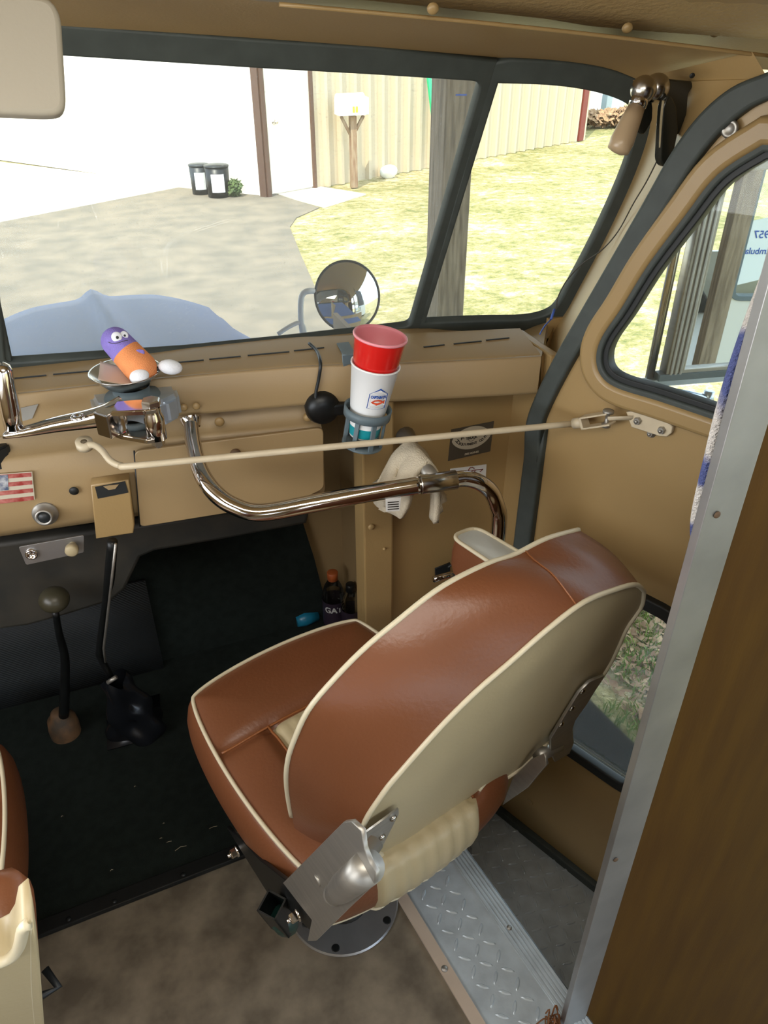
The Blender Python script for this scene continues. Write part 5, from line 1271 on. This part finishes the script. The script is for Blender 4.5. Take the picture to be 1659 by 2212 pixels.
# mailbox
mp_ = gz(765, 405); my = mp_.y
mbx = thing('mailbox', 'white mailbox on a wooden post near the workshop door', 'mailbox', mp_)
mt = at_y(763, 250, my)
obj('post', box((mt.x-.06, my-.05, GZ), (mt.x+.04, my+.05, mt.z), .006), M['postpaint'], mbx)
obj('brace', join([tube([(mt.x-.03, my, mt.z-.3), (mt.x-.2, my-.02, mt.z)], .03, 4), tube([(mt.x-.03, my, mt.z-.3), (mt.x+.16, my-.02, mt.z)], .03, 4)]), M['postpaint'], mbx)
Ma = at_y(727, 245, my); Mb_ = at_y(793, 245, my); mtz = at_y(760, 206, my).z
wbx = Mb_.x-Ma.x
sec = [(-.14, 0), (.14, 0), (.14, .16)]+[(.14*math.cos(t), .16+.13*math.sin(t)) for t in [math.pi*k/10 for k in range(11)]]+[(-.14, .16)]
bxm = grid([[Vector((Ma.x+wbx*s*.85, my+a*.9-.02, mt.z+.02+b)) for a, b in sec] for s in (0, 1)], closed_v=True); bmm = bmesh.new(); bmm.from_mesh(bxm); bmesh.ops.holes_fill(bmm, edges=bmm.edges[:]); bmm.to_mesh(bxm); bmm.free()
bx_o = obj('box', bxm, M['white'], mbx, smooth=False)
obj('box_end', box((Mb_.x-wbx*.15, my-.15, mt.z+.02), (Mb_.x-.02, my+.11, mt.z+.26), .02), M['shedblue'], mbx)
obj('number_plate', join([box((Ma.x+wbx*.42+k*.05, my-.165, mt.z+.06), (Ma.x+wbx*.42+k*.05+.03, my-.15, mt.z+.14)) for k in range(2)]), M['yellow'], mbx)
# ladder leaning on the wall
ld = thing('ladder', 'green fibreglass ladder leaning against the ribbed wall', 'ladder', gz(948, 340))
def wallp(px_, py_, off=.3): 
    return Plane(c_+RWp.N*off, dr_, UP).px(px_, py_)
l0 = wallp(946, 335, .5); l1 = wallp(925, 155, .12); l1 = l0+(l1-l0)*1.8; l2 = l0+dr_*.32; l3 = l1+dr_*.26
for a_, b_ in ((l0, l1), (l2, l3)): obj('rail', box((-.04, -.02, 0), (.04, .02, (b_-a_).length), .003, axisM(a_, b_-a_, dr_)), M['green'], ld)
for k in range(1, 10): obj('rung', tube([l0.lerp(l1, k/10), l2.lerp(l3, k/10)], .016, 8), M['alu'], ld)
# buckets and rock, bushes
def bucket(px_, py_, lab, m1, h, r):
    p = gz(px_, py_); t = thing('paint_bucket', lab, 'bucket', p, 'buckets by the garage wall')
    obj('pail', lathe([(0, 0), (r*.92, 0), (r, h), (r*.95, h), (r*.9, h*.9), (0, h*.9)], Matrix.Translation(p), 20), m1, t)
    ac = math.atan2(-p.y, -p.x)
    obj('label', grid([[p+Vector((r*1.01*math.cos(ac+a), r*1.01*math.sin(ac+a), h*z)) for a in (-.55, -.3, 0, .3, .55)] for z in (.2, .8)]), M['white'], t)
    obj('lid', lathe([(0, h), (r*1.04, h), (r*1.04, h+.02), (0, h+.03)], Matrix.Translation(p), 20), m1, t)
bucket(436, 418, 'black bucket standing left against the garage wall', M['black'], .40, .15)
bucket(474, 424, 'dark olive bucket with a pale label, right of the black one', M['blackm'], .42, .18)
def bush(p, r, n, m, sc=(1, 1, 1), ls=.05):
    bm = bmesh.new(); rnd_ = random.Random(int(p[0]*100))
    for k in range(n):
        a = rnd_.uniform(0, 6.28); e = math.acos(rnd_.uniform(-1, 1)); rr = r*rnd_.uniform(.4, 1)
        c = Vector(p)+Vector((rr*math.sin(e)*math.cos(a)*sc[0], rr*math.sin(e)*math.sin(a)*sc[1], rr*math.cos(e)*sc[2]))
        d1 = Vector((rnd_.uniform(-1, 1), rnd_.uniform(-1, 1), rnd_.uniform(-1, 1))).normalized()*ls; d2 = d1.orthogonal().normalized()*ls*.5
        bm.faces.new([bm.verts.new(c+d1), bm.verts.new(c+d2), bm.verts.new(c-d1), bm.verts.new(c-d2)])
    me = bpy.data.meshes.new('b'); bm.to_mesh(me); bm.free(); return me
p = gz(508, 424); tag(obj('weed_clump', bush(p+Vector((0, 0, .12)), .13, 260, M['foliage'], ls=.04), M['foliage']), 'small green weed growing beside the buckets', 'weed')
p = gz(838, 384); rk = sphere(p+Vector((0, 0, .08)), .15, 16, (1, .7, .8))
for v in rk.vertices: v.co += Vector((1, 1, 1))*noise.noise(v.co*4)*.06
tag(obj('white_rock', rk, M['white']), 'bright white rock at the foot of the ribbed wall', 'rock')
# timber post, right of the vehicle's nose
pA = at_y(968, 430, 4.0); pl_ = at_y(941, 430, 4.0).x; pr_ = at_y(1001, 430, 4.0).x
cp_ = thing('timber_post', 'weathered square timber post standing outside the windshield', 'post', ((pl_+pr_)/2, 4, GZ))
obj('shaft', box((pl_, 3.92, GZ), (pr_, 4.10, 2.15), .006), M['post'], cp_)
obj('chalk_mark', join([box((at_y(x, 208, 3.9).x, 3.9185, at_y(x, 208, 3.9).z), (at_y(x, 208, 3.9).x+.03, 3.921, at_y(x, 208, 3.9).z+.008)) for x in (988, 1000)]), M['bluewire'], cp_)
# carport roof that shades the vehicle
crf = thing('carport', 'timber carport roof over the vehicle', 'carport', (-1, 0, 2.15))
obj('roof_boards', box((-7, -7, 2.15), (2.6, 4.6, 2.22)), M['ply'], crf)
# distant sheds and trees
for (x0_, y0_, x1_, h_, m_, nm, lab) in ((1262, 262, 1302, 3.4, M['white'], 'white_shed', 'white shed far beyond the lawn behind the workshop corner'), (1318, 250, 1352, 3.2, M['shedblue'], 'blue_shed', 'pale blue shed far beyond the lawn')):
    a_ = gz(x0_, y0_); b_ = gz(x1_, y0_); sh = thing(nm, lab, 'shed', a_)
    obj('walls', box((a_.x, a_.y, GZ), (b_.x, a_.y+3, GZ+h_)), m_, sh)
    w_ = b_.x-a_.x
    obj('roof', grid([[Vector((a_.x-.2+(w_+.4)*t, a_.y-.2+yy, GZ+h_+.8*math.sin(math.pi*t))) for t in (0, .5, 1)] for yy in (0, 3.4)], thick=.1), M['ply'], sh)
for (x, y, r_, lab) in ((1330, 205, 1.5, 'bushy green tree beyond the pale blue shed'), (1430, 170, 1.9, 'dense leafy tree at the far right beyond the lawn'), (1278, 212, 1.3, 'dark tree rising behind the white shed')):
    p = gz(x, y)+Vector((1.0, 2, 0)); t = thing('tree', lab, 'tree', p, 'trees beyond the lawn')
    obj('trunk', tube([p, p+Vector((0, 0, 3))], .15, 8), M['postpaint'], t)
    obj('crown', bush(p+Vector((0, 0, 3.4)), r_, 1500, M['foliage'], (1, 1, .9), .22), M['foliage'], t)
hd_ = thing('hedge', 'low brown hedge along the far edge of the lawn', 'hedge', gz(1320, 268))
obj('leaves', bush(gz(1340, 272)+Vector((0, 0, .2)), 1.5, 2000, M['leaf'], (1.2, .3, .12), .1), M['leaf'], hd_)
# hood of the vehicle
def hood():
    rows = []
    for k in range(13):
        t = k/12; y = 2.0+t*1.05
        zc = .893-.035*t-.03*t*t
        row = []
        for j in range(101):
            u = -1+2*j/100; x = u*1.0
            cen = .10*(1-t)
            d = abs(x-cen); z = zc+.034*math.exp(-(d/.035)**2)*1.0-.02*(d/.3)**2-.30*max(0, d-.2)**1.4
            if d > .42: z -= .06*(1-math.exp(-((d-.42)/.05)))
            row.append(Vector((x, y-.25*max(0, d-.2)**2*t*3, z)))
        rows.append(row)
    row = [p+Vector((0, .08, -.25)) for p in rows[-1]]; rows.append(row)
    rows.append([p+Vector((0, .02, -.3)) for p in row])
    return grid(rows)
vh = thing('vehicle_hood', 'blue grey hood with a raised centre crease ahead of the windshield', 'hood', (-.05, 2.5, .9))
obj('skin', hood(), M['hood'], vh, smooth=True)
obj('nose', box((-.9, 2.2, -.35), (.8, 3.0, .45), .1), M['hood'], vh)
obj('cowl', grid([[W0-ws_dir*.8+Vector((0, .03, -.03)), W1+Vector((.1, .03, -.03))], [Vector((-1.0, 2.02, .93)), Vector((.95, 2.02, .80))]]), M['hood'], vh)
# round convex mirror
ry = 2.25
rm = thing('fender_mirror', 'round convex mirror on a bent white arm outside the windshield', 'mirror', at_y(750, 640, ry))
mc = at_y(751, 640, ry); rad_ = 69*ry_k if False else (at_y(820, 640, ry)-at_y(682, 640, ry)).length/2
nm_ = ((CAM-mc).normalized()*1.0+Vector((.25, -.5, .05))).normalized()
nm_ = ((CAM-mc).normalized()+Vector((.35, -.2, .10))).normalized()
Mm_ = axisM(mc, nm_)
cvx = [(rad_*math.sin(t*.5)/math.sin(.5), .03*(math.cos(t*.5)-math.cos(.5))/(1-math.cos(.5))) for t in [1-k/10 for k in range(11)]]
obj('glass', lathe(cvx, Mm_, 48), M['mirror'], rm)
obj('bezel', tube([Mm_ @ Vector((rad_*math.cos(a), rad_*math.sin(a), 0)) for a in [2*math.pi*k/48 for k in range(48)]], .004, 8, closed=True), M['blackm'], rm, smooth=True)
obj('shell', lathe([(rad_, 0), (rad_*.9, -.02), (rad_*.4, -.04), (0, -.045)], Mm_, 40), M['white'], rm)
obj('arm', tube([at_y(655, 730, ry), at_y(650, 690, ry), at_y(650, 650, ry), at_y(656, 633, ry), at_y(672, 628, ry), at_y(690, 632, ry+.04), at_y(720, 640, ry+.07)], .009, 10, smooth_n=5), M['white'], rm, smooth=True)
obj('brace', tube([at_y(600, 722, ry), at_y(628, 704, ry), at_y(652, 698, ry), at_y(660, 730, ry)], .007, 10, smooth_n=4), M['white'], rm, smooth=True)
# ------------- large door mirror outside, with the body side it reflects
MYP = Plane(at_x(1500, 600, 1.35), (1, -.19, 0), UP)
SM_ = thing('door_mirror', 'tall rectangular mirror in a steel frame outside the door window', 'mirror', MYP.px(1480, 800))
_, vb_ = MYP.uv(1455, 806); _, vt_ = MYP.uv(1600, 348); ul = -.028; ur = ul+.34
rect = [(ul, vb_), (ur, vb_), (ur, vt_), (ul, vt_)]
gl_in = [(ul+.046, vb_+.014), (ur-.012, vb_+.014), (ur-.012, vt_-.014), (ul+.046, vt_-.014)]
obj('glass', plate(MYP, gl_in, th=.003, uvs=True, w=.004), M['mirror'], SM_)
obj('frame', plate(MYP, rect, [gl_in], th=.028, uvs=True, w=0, bev=.003), M['steel'], SM_)
for k in range(3): obj('frame_rib', box((ul+.006+k*.013, vb_, .012), (ul+.014+k*.013, vt_, .020), .002, MYP.M(0)), M['alu'], SM_)
obj('bottom_bar', box((ul-.02, vb_-.012, -.012), (ur, vb_+.006, .02), .002, MYP.M(0)), M['greyplast'], SM_)
obj('backing', plate(MYP, rect, th=.01, uvs=True, w=-.016), M['blackm'], SM_)
obj('support_tube', tube([MYP.P(ul-.03, vb_-.03, -.01), MYP.P(ul-.03, vt_+.1, -.01)], .011, 12), M['chrome_r'], SM_, smooth=True)
obj('lower_bracket', join([plate(MYP, [(ul-.05, vb_-.03), (ur-.02, vb_-.03), (ur-.02, vb_-.012), (ul-.05, vb_-.012)], th=.02, uvs=True, w=0), tube([MYP.P(ul-.03, vb_-.04, 0), MYP.P(ul+.05, vb_-.05, .02), MYP.P(ul+.14, vb_-.075, .02)], .012, 8, smooth_n=3), lathe([(0, -.02), (.014, -.02), (.014, .02), (0, .02)], Matrix.Translation(MYP.P(ul+.13, vb_-.07, .02)), 10)]), M['cast'], SM_)
# parked white van behind the carport post, seen only in that mirror
vn = thing('parked_van', 'white parked van seen in the door mirror, with a lettered paper in its window', 'van', (3.6, -2.2, GZ))
VP = Plane((2.57, -1.2, 0), (1, 0, 0), UP)
vw = rnd([(.045, .31), (.95, .31), (.95, 1.12), (.045, 1.12)], .06)
M['vanwhite'] = mat('grey_white_van_paint', (214, 214, 206), .35)
obj('side_panel', plate(VP, [(0, -.45), (2.2, -.45), (2.2, 1.5), (0, 1.5)], [vw], th=.04, uvs=True), M['vanwhite'], vn)
obj('rear_panel', plate(Plane((2.57, -3.4, 0), (1, 0, 0), UP), [(0, -.45), (2.2, -.45), (2.2, 1.5), (0, 1.5)], [rnd([(.1, .0), (2.1, .0), (2.1, 1.3), (.1, 1.3)], .06)], th=.04, uvs=True), M['vanwhite'], vn)
obj('roof', box((2.57, -3.4, 1.5), (4.77, -1.2, 1.55), .02), M['vanwhite'], vn)
obj('floor', box((2.57, -3.4, -.45), (4.77, -1.2, -.4), 0), M['vanwhite'], vn)
obj('end_panel', box((4.74, -3.4, -.45), (4.77, -1.2, 1.5), 0), M['vanwhite'], vn)
obj('window_gasket', plate(VP, offs(vw, .012), [offs(vw, -.012)], th=.05, uvs=True, bev=.003), M['greyplast'], vn)
obj('window_glass', plate(VP, offs(vw, .004), th=.004, uvs=True), M['dglass'], vn)
for x_ in (3.0, 4.35):
    for y_ in (-3.1, -1.45): obj('wheel', lathe([(0, -.1), (.26, -.1), (.28, -.07), (.28, .07), (.26, .1), (0, .1)], axisM((x_, y_, GZ+.28), (0, 1, 0)), 24), M['rubber_dark'], vn)
sgn = thing('window_sign', 'white hand-lettered paper taped inside the parked van window', 'sign', (2.85, -1.22, .4))
SGP = Plane((2.57, -1.178, 0), (1, 0, 0), UP)
obj('paper', plate(SGP, [(.03, .38), (.50, .50), (.50, .84), (.03, .74)], th=.001, uvs=True), M['paper'], sgn)
MSG = Matrix(((-1, 0, 0, 2.57), (0, 0, 1, -1.176), (0, 1, 0, 0), (0, 0, 0, 1)))
obj('lettering', join([textmesh('1957', .058, MSG @ Matrix.Translation((-.14, .67, 0)), bold=.0008), textmesh('Chevy Ambulance', .05, MSG @ Matrix.Translation((-.17, .58, 0)), bold=.0006)]), M['bluep'], sgn)
tag(obj('carport_post', box((2.46, -1.14, GZ), (2.56, -1.04, 2.15), .005), M['post']), 'weathered timber carport post seen in the door mirror', 'post')
